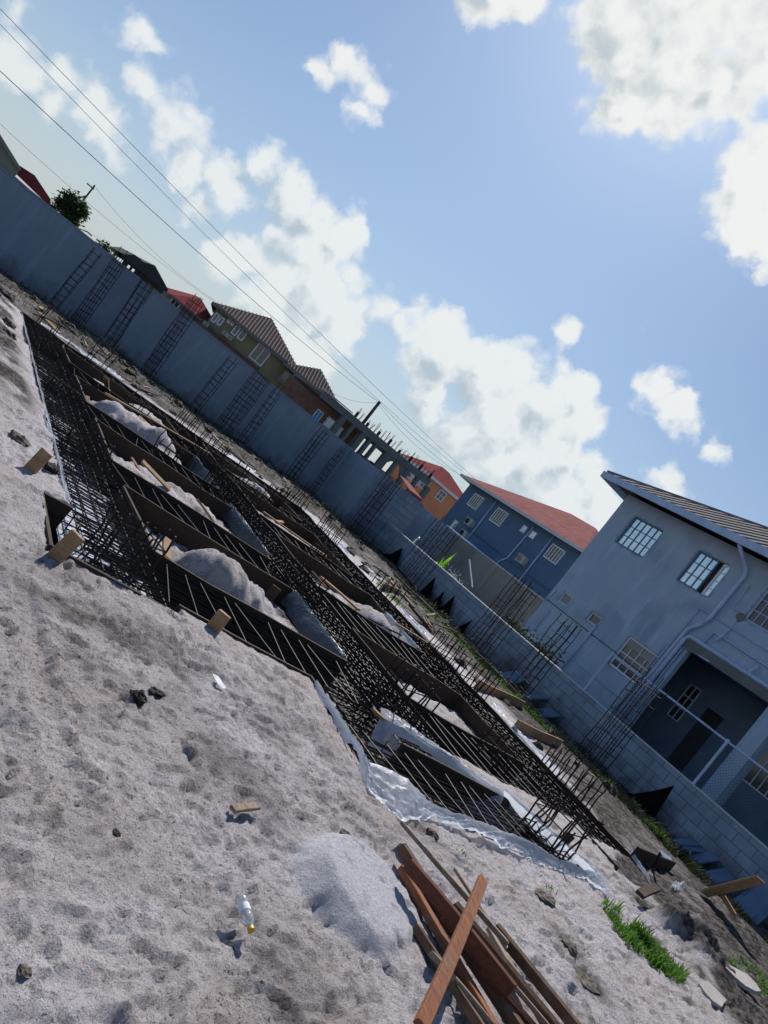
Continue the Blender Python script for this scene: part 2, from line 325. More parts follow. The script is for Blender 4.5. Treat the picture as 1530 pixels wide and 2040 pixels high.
def axis_coords(segs, special):
    c = []
    for a, b, st in segs: c += list(np.arange(a, b, st))
    c = [v for v in c if all(abs(v-s) > .012 for s in special)] + list(special)
    return np.array(sorted(set(np.round(c, 4))))
sx = sorted({v for r in list(ST.values()) for v in (r[0], r[1])}|{4.1, 1.56}); sy = sorted({v for r in list(ST.values()) for v in (r[2], r[3])}|{6.30})
spx = []; spy = []
for v in sx: spx += [v-.022, v, v+.022]
for v in sy: spy += [v-.022, v, v+.022]
far = [(-1500,-300,300),(-300,-40,40),(-40,-8,4),(-8,-2,.5),(-2,-1,.06)]
xs = axis_coords(far+[(-1,4.9,.024),(4.9,11,.045),(11,15.0,.10),(15,30,1.5),(30,300,30),(300,1501,300)], spx)
ys = axis_coords([(-1500,-300,300),(-300,-40,40),(-40,-4,4),(-4,.4,.4),(.4,4.6,.024),(4.6,18,.05),(18,24,.12),(24,60,4),(60,300,30),(300,1501,300)], spy)
XX, YY = np.meshgrid(xs, ys)
near = np.clip((6-np.abs(XX-4))/2, 0, 1)*0+1
inside = ((XX > -3) & (XX < 16) & (YY > -1) & (YY < 25))
Z = .05*fbm(XX, YY, .55, 3, 3) + .020*fbm(XX, YY, 2.3, 3, 9) + .006*np.abs(fbm(XX, YY, 7, 3, 21)) + .009*fbm(XX, YY, 17, 2, 25)
Z = np.where(inside, Z, .0)
# churned darker soil ridges near the walls and to the far left
churn = np.clip((YY-17.8)/1.5, 0, 1)*np.clip((23.4-YY)/.8, 0, 1) + np.clip((XX-9.9)/.6, 0, 1)*np.clip((12.9-XX)/.8, 0, 1)*.55 + np.clip((1.7-XX)/.4, 0, 1)*np.clip((YY-8.)/2, 0, 1)*np.clip((17.5-YY), 0, 1)*1.2
churn = np.where(inside, churn, 0)
Z += churn*(.11*np.abs(fbm(XX, YY, 1.9, 4, 33))+.03)
# right-hand verge and ditch line beside the low wall
Z += np.where(inside, -.06*np.exp(-((XX-13.75)/.35)**2), 0)
# boot prints, heel scuffs and hand-sized hollows in the loose sand
def dent(cx, cy, ang, L, Wd, dep, rim=.5, tread=0.):
    global Z
    i0, i1 = np.searchsorted(xs, [cx-L*1.4, cx+L*1.4]); j0, j1 = np.searchsorted(ys, [cy-L*1.4, cy+L*1.4])
    if i1 <= i0 or j1 <= j0: return
    x = XX[j0:j1, i0:i1]-cx; y = YY[j0:j1, i0:i1]-cy
    u = (x*math.cos(ang)+y*math.sin(ang)); w = (-x*math.sin(ang)+y*math.cos(ang))
    wl = Wd*(1-.28*np.exp(-((u+L*.05)/(L*.22))**2))
    d = np.sqrt((u/L)**2+(w/wl)**2)
    g = -dep*np.clip((1.12-d)*2.6, 0, 1) + dep*rim*np.exp(-((d-1.28)/.20)**2)
    if tread: g += tread*np.sin(u*2*math.pi/.035)*(d < .9)
    Z[j0:j1, i0:i1] += g
def sandy(x, y):
    if y < 5.2 and not (3.95 < x < 7.3 and y > 3.85): return True
    return x < 1.72 or (y < 6 and x > 9.7)
k = 0
while k < 1500:
    x = rnd(-.4, 10.5); y = rnd(1.0, 8.5)
    if x > 5 and y < 1.8: continue
    if not sandy(x, y): continue
    if 2.7 < x < 3.8 and 2.2 < y < 3.1: continue
    a = rnd(-.5, 1.2)+math.pi/2*(random.random() < .25)
    q = random.random()
    if q < .42: dent(x, y, a, rnd(.09, .13), rnd(.033, .046), rnd(.010, .022), .5, rnd(0, .005))
    elif q < .8: dent(x, y, a+rnd(-1, 1), rnd(.035, .08), rnd(.02, .045), rnd(.008, .022), .5)
    else: dent(x, y, a+rnd(-1, 1), rnd(.10, .2), rnd(.04, .08), rnd(.008, .018), .4)
    k += 1
for _ in range(4200):
    x = rnd(-.3, 6.5); y = rnd(1.0, 5.3)
    if sandy(x, y): dent(x, y, rnd(-.3, 1.4), rnd(.018, .045), rnd(.010, .022), rnd(.005, .014), .5)
# wheelbarrow track on the left
tr = [pt(38, 1130, z=0), pt(60, 1250, z=0), pt(88, 1380, z=0), pt(115, 1500, z=0), pt(135, 1600, z=0)]
for a, b in zip(tr, tr[1:]):
    dx, dy = b.x-a.x, b.y-a.y; l2 = dx*dx+dy*dy
    t = ((XX-a.x)*dx+(YY-a.y)*dy)/l2; dd = np.abs((XX-a.x)*dy-(YY-a.y)*dx)/math.sqrt(l2)
    m = ((t >= 0) & (t < 1)); wgt = np.clip((.075-dd)/.02, 0, 1)
    Z = np.where(m, Z*(1-wgt)+(-.018+.004*np.sin(t*math.sqrt(l2)*2*math.pi/.06))*wgt+.012*np.exp(-((dd-.10)/.022)**2), Z)
# bays: lower, lumpy sand with pale heaps
heaps = [(3.75,7.25,.62,.34,.30),(4.4,7.6,.35,.3,.10),(3.7,12.9,.85,.5,.33),(4.2,12.4,.5,.4,.16),(3.4,9.9,.7,.5,.14),(4.2,10.3,.5,.4,.16),(4.6,15.7,.6,.4,.2),(7.4,7.3,.8,.35,.10),(7.0,6.9,.5,.3,.08),
         (7.9,10.1,.5,.4,.2),(6.8,9.7,.5,.3,.1),(7.2,13,.8,.4,.12),(7.4,15.8,.8,.4,.2),(3.4,15.5,.5,.4,.15)]
def inrect(r, e=0.): return (XX > r[0]+e) & (XX < r[1]-e) & (YY > r[2]+e) & (YY < r[3]-e)
for r in HOLES.values():
    m = inrect(r, .011)
    zz = -.15-.10*(YY-r[2])/(r[3]-r[2])+.05*fbm(XX, YY, 1.6, 4, 51)+.03*fbm(XX, YY, 6, 3, 61)
    for hx, hy, ra, rb, hh in heaps:
        q = ((XX-hx)/ra)**2+((YY-hy)/rb)**2
        zz += hh*np.clip(1.05-q+.35*fbm(XX, YY, 3.5, 4, 71), 0, 1)**.8
    zz = zz+.022*fbm(XX, YY, 13, 3, 73)+.02*np.abs(fbm(XX, YY, 5, 3, 75))
    Z = np.where(m, zz, Z)
for r in list(ST.values())+EXTRA:
    Z = np.where(inrect(r, -.011), -.37+.006*fbm(XX, YY, 5, 2, 81), Z)
# level the ground behind the outer boards, heaped a little against them
# flat-topped sand heap beside the planks
mp_ = [pt(625,1705,z=.0), pt(700,1690,z=.12), pt(800,1745,z=.12), pt(815,1850,z=0.), pt(740,1905,z=0)]
mc = Vector((3.10, 2.66, 0))
ang = math.radians(35)
u = ((XX-mc.x)*math.cos(ang)+(YY-mc.y)*math.sin(ang))/.45; w = (-(XX-mc.x)*math.sin(ang)+(YY-mc.y)*math.cos(ang))/.36
u = u+.07*fbm(XX, YY, 2.5, 2, 88); w = w+.07*fbm(XX, YY, 2.5, 2, 89)
q = (np.abs(u)**2.8+np.abs(w)**2.8)**(1/2.8)
hp = np.clip((1-q)*1.6, 0, 1); top = .075+.05*w-.03*u
Zm = np.minimum(hp*.20, top)+.006*np.abs(fbm(XX*3-YY*2, YY*.6+XX*.4, 6, 3, 91))*np.clip((1-q)*3, 0, 1)-.004*np.clip(fbm(XX, YY, 3.2, 2, 93), 0, 1)
Z = np.where((q < 1) & (Zm > 0), Z*np.clip(q*1.4-.4, 0, 1)+np.maximum(Zm, 0), Z)
# spoil bank with turf near the bottom right
for (px, py, rr, hh) in [(1330,1840,.5,.16),(1390,1890,.45,.13),(430,1270,.3,.09),(500,1290,.4,.05),(350,1180,.4,.04),(1450,1830,.6,.12)]:
    p = pt(px, py, z=0); Z += np.where(inside, hh*np.exp(-(((XX-p.x)**2+(YY-p.y)**2)/rr**2))*(1+.8*fbm(XX, YY, 4, 3, 95)), 0)*((~inrect((1.75,9.65,3.9,17.45))) )
# soil and pale-sand masks
def blobm(px, py, r):
    p = pt(px, py, z=0); return np.exp(-((XX-p.x)**2+(YY-p.y)**2)/r**2)
F1 = fbm(XX, YY, .8, 4, 101); F2 = fbm(XX, YY, 3.0, 4, 103); F3 = fbm(XX, YY, 11, 3, 107)
soil = np.clip((YY-17.5+.9*F1)/.5, 0, 1)
soil = np.maximum(soil, np.clip((XX-10.35+.9*F1)/.5, 0, 1)*np.clip((XX*1.6+YY-21.5)/1.5, 0, 1))
soil = np.maximum(soil, np.clip((YY-7.5+2.*F1)/3, 0, 1)*np.clip((1.75-XX)/.3, 0, 1)*np.clip(.55+1.6*F2, 0, 1))
soil = np.maximum(soil, np.clip((XX-7.9-.62*(YY-3)+.7*F1+.7*F2)/.25, 0, 1)*(YY < 7.5)*np.clip((XX-7.5)*2,0,1)*(YY>0))
for px, py, r in [(1330,1845,.36),(1370,1880,.36),(1400,1850,.30),(1440,1850,.4),(1480,1880,.5),(1165,1955,.17),(1130,1885,.13),(1300,1800,.2)]: soil = np.maximum(soil, blobm(px, py, r)*1.7*np.clip(.8+F2, 0, 1.2))
for px, py, r in [(480,1540,.35),(770,1600,.30),(240,1260,.8),(350,1320,.7),(610,1500,.5),(650,1560,.4),(560,1960,.3),(120,1180,.6),(820,1640,.4)]: soil = np.maximum(soil, .42*np.clip(.7+F2*1.5,0,1.4)*blobm(px, py, r))
for hr in HOLES.values(): soil = np.where(inrect(hr), np.clip(.25+F2*1.4, 0, .8)*(np.clip(-.12-Z, 0, .1)*10), soil)  # inside the bays the tone darkens towards the low spots
soil = np.clip(soil*(1+.5*F2), 0, 1); soil = np.maximum(soil, np.clip(F3*2.2-.9, 0, .6)*(XX > -3))
soil = np.clip(soil, 0, 1)*inside + (~inside)*.8
pale = np.where(q < 1.05, 1., 0)*np.clip((1.08-q)*6, 0, 1)
pale = np.maximum(pale, np.clip((XX-9.62)/.1, 0, 1)*np.clip((10.25-.9*F1-XX)/.2, 0, 1)*np.clip(.35+2.2*F2, 0, 1))
ny, nx = Z.shape
me = bpy.data.meshes.new('ground'); co = np.stack([XX, YY, Z], -1).reshape(-1, 3)
me.vertices.add(nx*ny); me.vertices.foreach_set('co', co.ravel())
idx = np.arange(nx*ny).reshape(ny, nx); qd = np.stack([idx[:-1, :-1], idx[:-1, 1:], idx[1:, 1:], idx[1:, :-1]], -1).reshape(-1, 4)
me.loops.add(qd.size); me.loops.foreach_set('vertex_index', qd.ravel())
me.polygons.add(len(qd)); me.polygons.foreach_set('loop_start', np.arange(0, qd.size, 4)); me.polygons.foreach_set('loop_total', np.full(len(qd), 4))
for nm_, ar in (('soil', soil), ('pale', pale)):
    at_ = me.attributes.new(nm_, 'FLOAT', 'POINT'); at_.data.foreach_set('value', ar.astype(np.float32).ravel())
me.update(calc_edges=True); me.polygons.foreach_set('use_smooth', [True]*len(qd))
def ground_mat():
    m = bpy.data.materials.new('sand_and_soil'); m.use_nodes = True; t = m.node_tree; n = t.nodes; L = t.links; b = n['Principled BSDF']
    b.inputs['Roughness'].default_value = .92; b.inputs['Specular IOR Level'].default_value = .2
    tc = n.new('ShaderNodeTexCoord').outputs['Object']
    def no(s, d=5, r=.6, v=tc):
        q = n.new('ShaderNodeTexNoise'); q.inputs['Scale'].default_value = s; q.inputs['Detail'].default_value = d; q.inputs['Roughness'].default_value = r; L.new(v, q.inputs['Vector']); return q.outputs[0]
    def mr(x, a, b_, c=0., d=1.):
        q = n.new('ShaderNodeMapRange'); q.inputs[1].default_value = a; q.inputs[2].default_value = b_; q.inputs[3].default_value = c; q.inputs[4].default_value = d; L.new(x, q.inputs[0]); return q.outputs[0]
    def mx(f, a, c):
        q = n.new('ShaderNodeMix'); q.data_type = 'RGBA'
        for v, s in ((f, q.inputs[0]), (a, q.inputs[6]), (c, q.inputs[7])):
            if isinstance(v, tuple): s.default_value = (*v, 1)
            elif isinstance(v, float): s.default_value = v
            else: L.new(v, s)
        return q.outputs[2]
    def ml(a, c, op='MULTIPLY'):
        q = n.new('ShaderNodeMath'); q.operation = op; q.use_clamp = True
        for v, s in ((a, q.inputs[0]), (c, q.inputs[1])):
            if isinstance(v, float): s.default_value = v
            else: L.new(v, s)
        return q.outputs[0]
    def at(nm):
        q = n.new('ShaderNodeAttribute'); q.attribute_name = nm; return q.outputs['Fac']
    col = mx(mr(no(.9, 4), .42, .62), (.66,.62,.645), (.57,.51,.495))
    col = mx(mr(no(2.6, 6), .50, .68, 0, .75), col, (.70,.68,.72))
    col = mx(mr(no(9, 6, .72), .54, .68, 0, .6), col, (.20,.165,.145))
    col = mx(mr(no(70, 4, .7), .56, .66, 0, .75), col, (.12,.09,.08))  # dark specks from here on: grit, plus tiny relief shadows put into the colour
    col = mx(mr(no(130, 3, .7), .58, .66, 0, .6), col, (.10,.08,.07))
    col = mx(ml(mr(no(34, 6, .75), .575, .63), mr(no(1.7, 3), .40, .55)), col, (.12,.095,.08))
    col = mx(at('pale'), col, mx(mr(no(40, 4, .7), .5, .72, 0, .5), (.70,.70,.76), (.50,.50,.55)))
    sc_ = mx(mr(no(5, 6), .4, .6), (.018,.015,.013), (.062,.050,.042))
    col = mx(ml(at('soil'), mr(no(16, 5), .30, .55, .65, 1.)), col, sc_)
    L.new(col, b.inputs['Base Color'])
    b1 = n.new('ShaderNodeBump'); b1.inputs['Strength'].default_value = 1; b1.inputs['Distance'].default_value = .040; L.new(no(38, 9, .74), b1.inputs['Height'])
    b2 = n.new('ShaderNodeBump'); b2.inputs['Strength'].default_value = .7; b2.inputs['Distance'].default_value = .008; L.new(no(150, 4, .7), b2.inputs['Height']); L.new(b1.outputs[0], b2.inputs['Normal'])
    L.new(b2.outputs[0], b.inputs['Normal']); return m
MT['ground'] = ground_mat(); me.materials.append(MT['ground'])
g = bpy.data.objects.new('ground', me); C.objects.link(g); tag(g, kind='structure')
def gz(x, y):
    i = min(max(np.searchsorted(xs, x), 0), nx-1); j = min(max(np.searchsorted(ys, y), 0), ny-1); return float(Z[j, i])
def gp(px, py, dz=0.):
    p = pt(px, py, z=0); return Vector((p.x, p.y, gz(p.x, p.y)+dz))

# ------------------------------------------------------------------ formwork, linings and reinforcement
LAB = {'left': 'long strip along the left edge of the site', 'middle': 'long strip down the middle of the site', 'right': 'long strip nearest the low block wall',
 'near_left': 'short cross strip nearest the camera on the left', 'near_right': 'short cross strip nearest the camera on the right',
 'second_left': 'second cross strip on the left side', 'second_right': 'second cross strip on the right side',
 'third_left': 'third cross strip on the left side', 'third_right': 'third cross strip on the right side',
 'fourth_left': 'fourth cross strip on the left side', 'fourth_right': 'fourth cross strip on the right side',
 'back': 'back strip closest to the tall wall', 'front': 'front strip beside the white plastic'}
for key, (x0, x1, y0, y1, ax) in ST.items():
    o = thing('rebar_mat', ((x0+x1)/2, (y0+y1)/2, -.33), 'black steel rebar mat laid in the '+LAB[key], 'rebar mat', 'rebar mats in the footing strips')
    e = .06; lon = MB(); crs = MB()
    ex = .0 if key in ('left', 'middle', 'right', 'front', 'back') else -.75      # cross strips run on into the long ones
    for lev, zz in ((0, -.045), (1, -.27 if key != 'left' else -.17)):
        nlon = (11 if lev == 0 else 7) if key != 'left' else (6 if lev == 0 else 4)
        step = (.095 if key != 'left' else .12) if key in ('left','middle','right') else .24
        if lev: step *= 1.6
        if ax == 'y':
            for i in range(nlon):
                x = x0+e+(x1-x0-2*e)*i/(nlon-1)
                P = [(x+rnd(-.02,.02), y0+.05+(y1-y0-.1)*k/6, zz+rnd(-.012,.012)) for k in range(7)]; lon.tube(P, .0080, 5, False)
            for k in range(int((y1-y0)/step)):
                y = y0+.05+k*step+rnd(-.02,.02); t = rnd(-.05,.05)
                crs.tube([(x0+.05, y-t, zz+.02+rnd(-.01,.01)), (x1-.05, y+t, zz+.02+rnd(-.01,.01))], .0072, 5, False)
        else:
            for i in range(nlon):
                y = y0+e+(y1-y0-2*e)*i/(nlon-1)
                P = [(x0+.02+ex+(x1-x0-.04-2*ex)*k/5, y+rnd(-.02,.02), zz+rnd(-.012,.012)) for k in range(6)]; lon.tube(P, .0080, 5, False)
            for k in range(int((x1-x0)/step)):
                x = x0+.06+k*step+rnd(-.02,.02); t = rnd(-.10,.10)
                crs.tube([(x-t, y0+.05, zz+.02), (x+t, y1-.05, zz+.02)], .0060, 5, False)
    # upright stirrup legs along both sides
    lg = crs
    n = int(((y1-y0) if ax == 'y' else (x1-x0))/.3)
    for k in range(n):
        for s in (0, 1):
            if ax == 'y': p = (x0+.07 if s else x1-.07, y0+.15+k*.3)
            else: p = (x0+.15+k*.3, y0+.07 if s else y1-.07)
            lg.tube([(p[0], p[1], -.28), (p[0]+rnd(-.03,.03), p[1]+rnd(-.03,.03), .0)], .006, 4, False)
    lon.build('long_bars', 'mat_bar', o); crs.build('cross_bars', 'mat_bar', o)
    # lining under the steel
    ml = 'polyblue' if key in ('left',) else 'mud' if key in ('front','middle') else 'blackpoly'
    li = MB(); NU = int((x1-x0)/.12)+2; NV = int((y1-y0)/.12)+2
    q0, q1, r0, r1 = x0+.012, x1-.012, y0+.012, y1-.012
    li.grid(lambda a, b: (q0+(q1-q0)*a, r0+(r1-r0)*b, (-.215 if key == 'left' and r0+(r1-r0)*b < 8.3 else -.352)+.012*math.sin(a*23+b*31)+.008*math.sin(a*57-b*43)), min(NU, 60), min(NV, 90))
    li.build('trench_lining', ml, None, smooth=True)
    tag(C.objects[-1], {'left': 'wet pale plastic lining under the ', 'front': 'muddy lining under the ', 'middle': 'muddy lining under the '}.get(key, 'black plastic lining under the ')+LAB[key], 'lining', 'linings under the footing steel')

def boardthing(p, q, side_lab, h=.33, th=.028, top=0.012, m='board', name='form_board', group='form boards along the footing strips', strip=None):
    """a timber form board from p to q (x,y) built of a face board with a rough top edge"""
    p = Vector((*p, 0)); q = Vector((*q, 0)); L = (q-p).length; d = (q-p)/L; nrm = Vector((-d.y, d.x, 0))
    b = MB(); n = max(2, int(L/.5)); wob = [rnd(-.012,.012) for _ in range(n+1)]; wz = [rnd(-.012,.016) for _ in range(n+1)]
    vs = []
    for i in range(n+1):
        c = p+d*(L*i/n)+nrm*wob[i]*.6
        for s in (-1, 1):
            for z in (top-h, top+wz[i]): vs.append(c+nrm*(s*th/2)+Vector((0,0,z)))
    fs = [(0,1,3,2), (n*4+2, n*4+3, n*4+1, n*4)]
    for i in range(n):
        a = i*4; c = a+4; fs += [(a,c,c+1,a+1), (a+2,a+3,c+3,c+2), (a+1,c+1,c+3,a+3), (a,a+2,c+2,c)]
    b.add(vs, fs)
    o = b.build(name, m); return tag(o, side_lab, 'form board', group)
T = .014
for nm, (x0, x1, y0, y1) in HOLES.items():
    boardthing((x0-T, y1-T+.03), (x1+T, y1-T+.03), 'brown form board on the far side of the %s sand bay' % nm)
    boardthing((x0-T, y0-T), (x1+T, y0-T), 'dark form board on the camera side of the %s sand bay' % nm)
    boardthing((x0-T, y0), (x0-T, y1), 'form board closing the left end of the %s sand bay' % nm)
    boardthing((x1+T, y0), (x1+T, y1), 'form board closing the right end of the %s sand bay' % nm)
for p, q, l in [((1.80-T,6.30),(1.80-T,17.4),'long form board along the open sand on the left edge'), ((1.56,6.30+T),(1.80,6.30+T),'short form board across the far end of the corner notch'), ((1.56-T,5.25),(1.56-T,6.32),'pale edged form board on the outer side of the corner notch'),
 ((1.54,5.25-T),(2.6,5.25-T),'short form board closing the near end of the left strip'),
 ((2.65,5.42-T),(4.1,5.42-T),'form board between the open sand and the nearest cross strip'),
 ((4.10-T,4.0),(4.10-T,5.42),'form board under the start of the white plastic'),
 ((4.02,3.98-T),(7.15,3.98-T),'form board under the draped white plastic'),
 ((7.15+T,3.98),(7.15+T,4.9),'pale form board at the right tip of the front strip'),
 ((5.0,4.93),(6.9,4.93),'form board under the second plastic sheet'),
 ((6.2,5.40),(8.5,5.40),'form board on the open sand side of the right cross strip'),
 ((8.50-T,4.6),(8.50-T,5.4),'short form board left of the near end of the right strip'),
 ((9.60+T,5.1),(9.60+T,17.4),'long form board facing the low block wall'),
 ((1.8,17.4+T),(9.6,17.4+T),'long form board facing the tall wall')]:
    boardthing(p, q, l)
# loose boards standing on the verge beside the right strip
for p, q, l in [((9.78,9.15),(12.0,9.95),'loose tan board angled away from the right strip, farther of two'),
                ((9.72,7.95),(11.8,8.6),'loose tan board angled away from the right strip, nearer of two'),
                ((9.75,12.9),(10.8,13.6),'small tan board past the verge behind the right strip'),
                ((9.5,5.12),(10.9,5.35),'brown board on edge beyond the near end of the right strip')]:
    boardthing(p, q, l, h=.20, top=.17, m='boardtop' if 'tan' in l else 'board', name='loose_board', group='loose boards on edge by the verge')

# pegs
def peg(px, py, h, w, t, lean, lab, m='boardtop', px2=None):
    p = gp(px, py, -.05); b = MB(); q = p+Vector((lean[0], lean[1], h+.05))
    b.beam(p, q, w, t, (math.sin(YAW), math.cos(YAW), 0), rnd(-.3,.3)); o = b.build('timber_peg', m, bevel=.004)
    tag(o, lab, 'peg', 'timber pegs around the footing')
peg(57,938,.20,.105,.05,(.03,.02),'tan timber peg in the sand by the left strip, near the dark scraps')
peg(108,1108,.235,.105,.05,(.04,.0),'tan timber peg beside the open corner of the left strip')
peg(425,1252,.15,.115,.05,(.0,.0),'tan timber peg leaning over the nearest cross strip')
peg(1190,1658,.20,.09,.04,(.03,0),'thin tan timber peg at the near end of the right strip')
peg(1124,1676,.10,.09,.04,(.03,0),'short brown timber peg by the tip of the front strip', 'board')
peg(548,1175,.22,.12,.035,(0,0),'brown timber peg against the board of the near left bay','board')
peg(120,915,.06,.12,.06,(.05,0),'reddish timber end poking out by the left strip','plank')

# column cages ------------------------------------------------------
def bar_mesh(h, r=.0085):
    b = MB(); n = 5; r = .0098; b.tube([(0.012*math.sin(k*1.9), .010*math.cos(k*2.3)-.01, h*k/n) for k in range(n+1)], r, 5); 
    me = bpy.data.meshes.new('bar'); me.from_pydata(b.v, [], b.f); me.materials.append(MT['rebar']); return me
def tie_mesh(w, d, r=.0068, skew=.03):
    b = MB(); c = [(-w/2,-d/2,0),(w/2,-d/2,skew),(w/2,d/2,skew*.4),(-w/2,d/2,-skew*.5),(-w/2,-d/2,0)]
    for p, q in zip(c, c[1:]): b.tube([p, q], r, 4)
    me = bpy.data.meshes.new('tie'); me.from_pydata(b.v, [], b.f); me.materials.append(MT['rebar']); return me
BARC = {}
def cage(loc, w, d, nb, h, ntie, lab, group, rz=0., lean=(0,0), name='rebar_column', cat='rebar column', z0=None, over=.25):
    o = thing(name, loc, lab, cat, group); o.rotation_euler = (lean[0], lean[1], rz)
    pos = []
    nxb, nyb = nb
    for i in range(nxb):
        for j in range(nyb):
            if 0 < i < nxb-1 and 0 < j < nyb-1: continue
            pos.append((-w/2+w*i/(nxb-1), -d/2+d*j/(nyb-1)))
    for (a, b) in pos:
        hh = round((h+random.choice([0, .0, -.08, .1, over*.6 if random.random() < .3 else 0]))*10)/10
        if hh not in BARC: BARC[hh] = bar_mesh(hh)
        k = bpy.data.objects.new('bar', BARC[hh]); C.objects.link(k); k.parent = o; k.location = (a, b, 0); k.rotation_euler = (rnd(-.012,.012), rnd(-.012,.012), rnd(0, 6))
    tm = tie_mesh(w+.02, d+.02)
    for i in range(ntie):
        k = bpy.data.objects.new('tie', tm); C.objects.link(k); k.parent = o; k.location = (0, 0, h*(i+.6)/ntie*.97+rnd(-.02,.02)); k.rotation_euler = (rnd(-.05,.05), rnd(-.08,.08), math.pi*(i % 2))
    return o
G1 = 'tall rebar columns in front of the tall grey wall'; Yc = 23.0
tall = [  # px base, px top, w, d, nb, label
 ((105,610),(195,500),.24,.2,(2,2),'narrow rebar column farthest left before the tall wall'),
 ((150,648),(245,505),.30,.25,(3,2),'second rebar column from the left end, with bars above the wall top'),
 ((210,692),(297,555),.32,.28,(3,3),'rebar column below the dark unfinished house'),
 ((290,748),(392,592),.36,.3,(4,2),'tallest rebar column, its bars rise above the wall by the small red roof'),
 ((388,812),(465,715),.26,.2,(2,2),'slim rebar column below the olive house window row'),
 ((447,853),(525,742),.48,.4,(3,3),'wide square rebar column with doubled ties in front of the tall wall'),
 ((485,877),(552,775),.24,.2,(2,2),'slim rebar column just right of the wide square one'),
 ((575,955),(650,856),.30,.25,(3,2),'rebar column below the blue windows of the unfinished frame'),
 ((617,985),(683,892),.20,.2,(2,2),'thin rebar column by the step in the tall wall'),
 ]
for (b, t, w, d, nb, lab) in tall:
    p = pt(b[0], b[1], z=0); p.y = 23.0 if p.y > 22 else p.y; p = pt(b[0], b[1], Y=Yc); p.z = 0
    q = pt(t[0], t[1], Y=Yc); h = q.z
    cage(p, w, d, nb, h, int(h/.18), lab, G1, rnd(-.1,.1), (rnd(-.015,.015), (q.x-p.x)/h*.8))
cage(pt(708,1058,Y=20.4)*1.0-Vector((0,0,pt(708,1058,Y=20.4).z)), .42, .4, (4,3), 2.15, 9, 'dense rebar column in front of the bare block part of the tall wall', G1, .1, (0,-.02))
G2 = 'tall rebar columns along the low block wall'
for y, w, d, nb, h, lab in [(16.9,.75,.45,(4,3),2.05,'open rebar column farthest along the low wall, near the banana plant'),
    (13.15,.62,.4,(5,2),2.1,'broad rebar column halfway along the low wall, before the beige wall'),
    (11.45,.40,.35,(3,3),1.95,'rebar column with bent ties before the small windows of the grey house'),
    (8.95,.50,.40,(4,3),2.0,'dense rebar column before the grey house downpipes')]:
    cage(Vector((13.3, y, -.02)), w, d, nb, h, 8 if y != 11.45 else 9, lab, G2, math.pi/2+rnd(-.15,.15), (rnd(-.02,.02), rnd(-.02,.02)))
G3 = 'short starter cages standing in the footing'
stubs = [(2.25,5.95,.4,.4,(4,4),.62,'by the open corner of the left strip'),(2.2,8.7,.4,.4,(3,3),.60,'in the left strip behind the nearest pegs'),(2.2,11.5,.35,.35,(3,3),.55,'in the left strip at its third crossing'),
 (2.2,14.4,.35,.35,(3,3),.6,'in the left strip at its fourth crossing'),(2.25,16.9,.35,.35,(2,2),.9,'at the far end of the left strip'),
 (3.4,16.9,.35,.35,(2,2),1.0,'in the back strip near its left end'),(5.6,5.9,.5,.4,(5,3),.75,'at the near crossing of the middle strip'),
 (5.45,8.6,.45,.4,(4,3),.62,'at the second crossing of the middle strip'),(5.1,11.4,.75,.6,(6,4),.85,'big and tangled, at the third crossing of the middle strip'),(5.6,14.5,.5,.4,(4,3),.75,'at the fourth crossing of the middle strip'),
 (5.7,16.9,.4,.35,(3,3),.8,'where the middle strip meets the back strip'),(9.15,6.2,.65,.55,(7,4),.78,'dense one at the near end of the right strip'),(7.45,6.05,.35,.3,(4,2),.62,'in the right cross strip nearest the camera'),
 (9.1,8.6,.45,.4,(5,3),.8,'in the right strip by the nearer loose tan board'),(9.1,9.5,.5,.4,(5,3),.8,'in the right strip by the farther loose tan board'),(9.1,11.8,.5,.4,(4,3),.75,'in the right strip at its third crossing'),
 (9.1,14.8,.5,.4,(4,3),.8,'in the right strip at its fourth crossing'),(9.1,17.0,.5,.4,(4,3),.8,'at the far end of the right strip'),(6.85,4.45,.42,.38,(5,3),.66,'at the right tip of the front strip'),
 (7.4,11.8,.35,.3,(4,2),.65,'in the third cross strip on the right'),(7.5,14.7,.4,.3,(4,2),.7,'in the fourth cross strip on the right'),(3.9,11.5,.35,.3,(3,2),.6,'in the third cross strip on the left'),(3.9,14.4,.4,.3,(3,2),.6,'in the fourth cross strip on the left')]
for x, y, w, d, nb, h, lab in stubs:
    cage(Vector((x, y, -.34)), w, d, nb, h, 3 if h < .8 else 4, 'short rebar starter cage '+lab, G3, rnd(-.12,.12), (rnd(-.04,.04), rnd(-.04,.04)), 'starter_cage', 'rebar cage', over=.1)

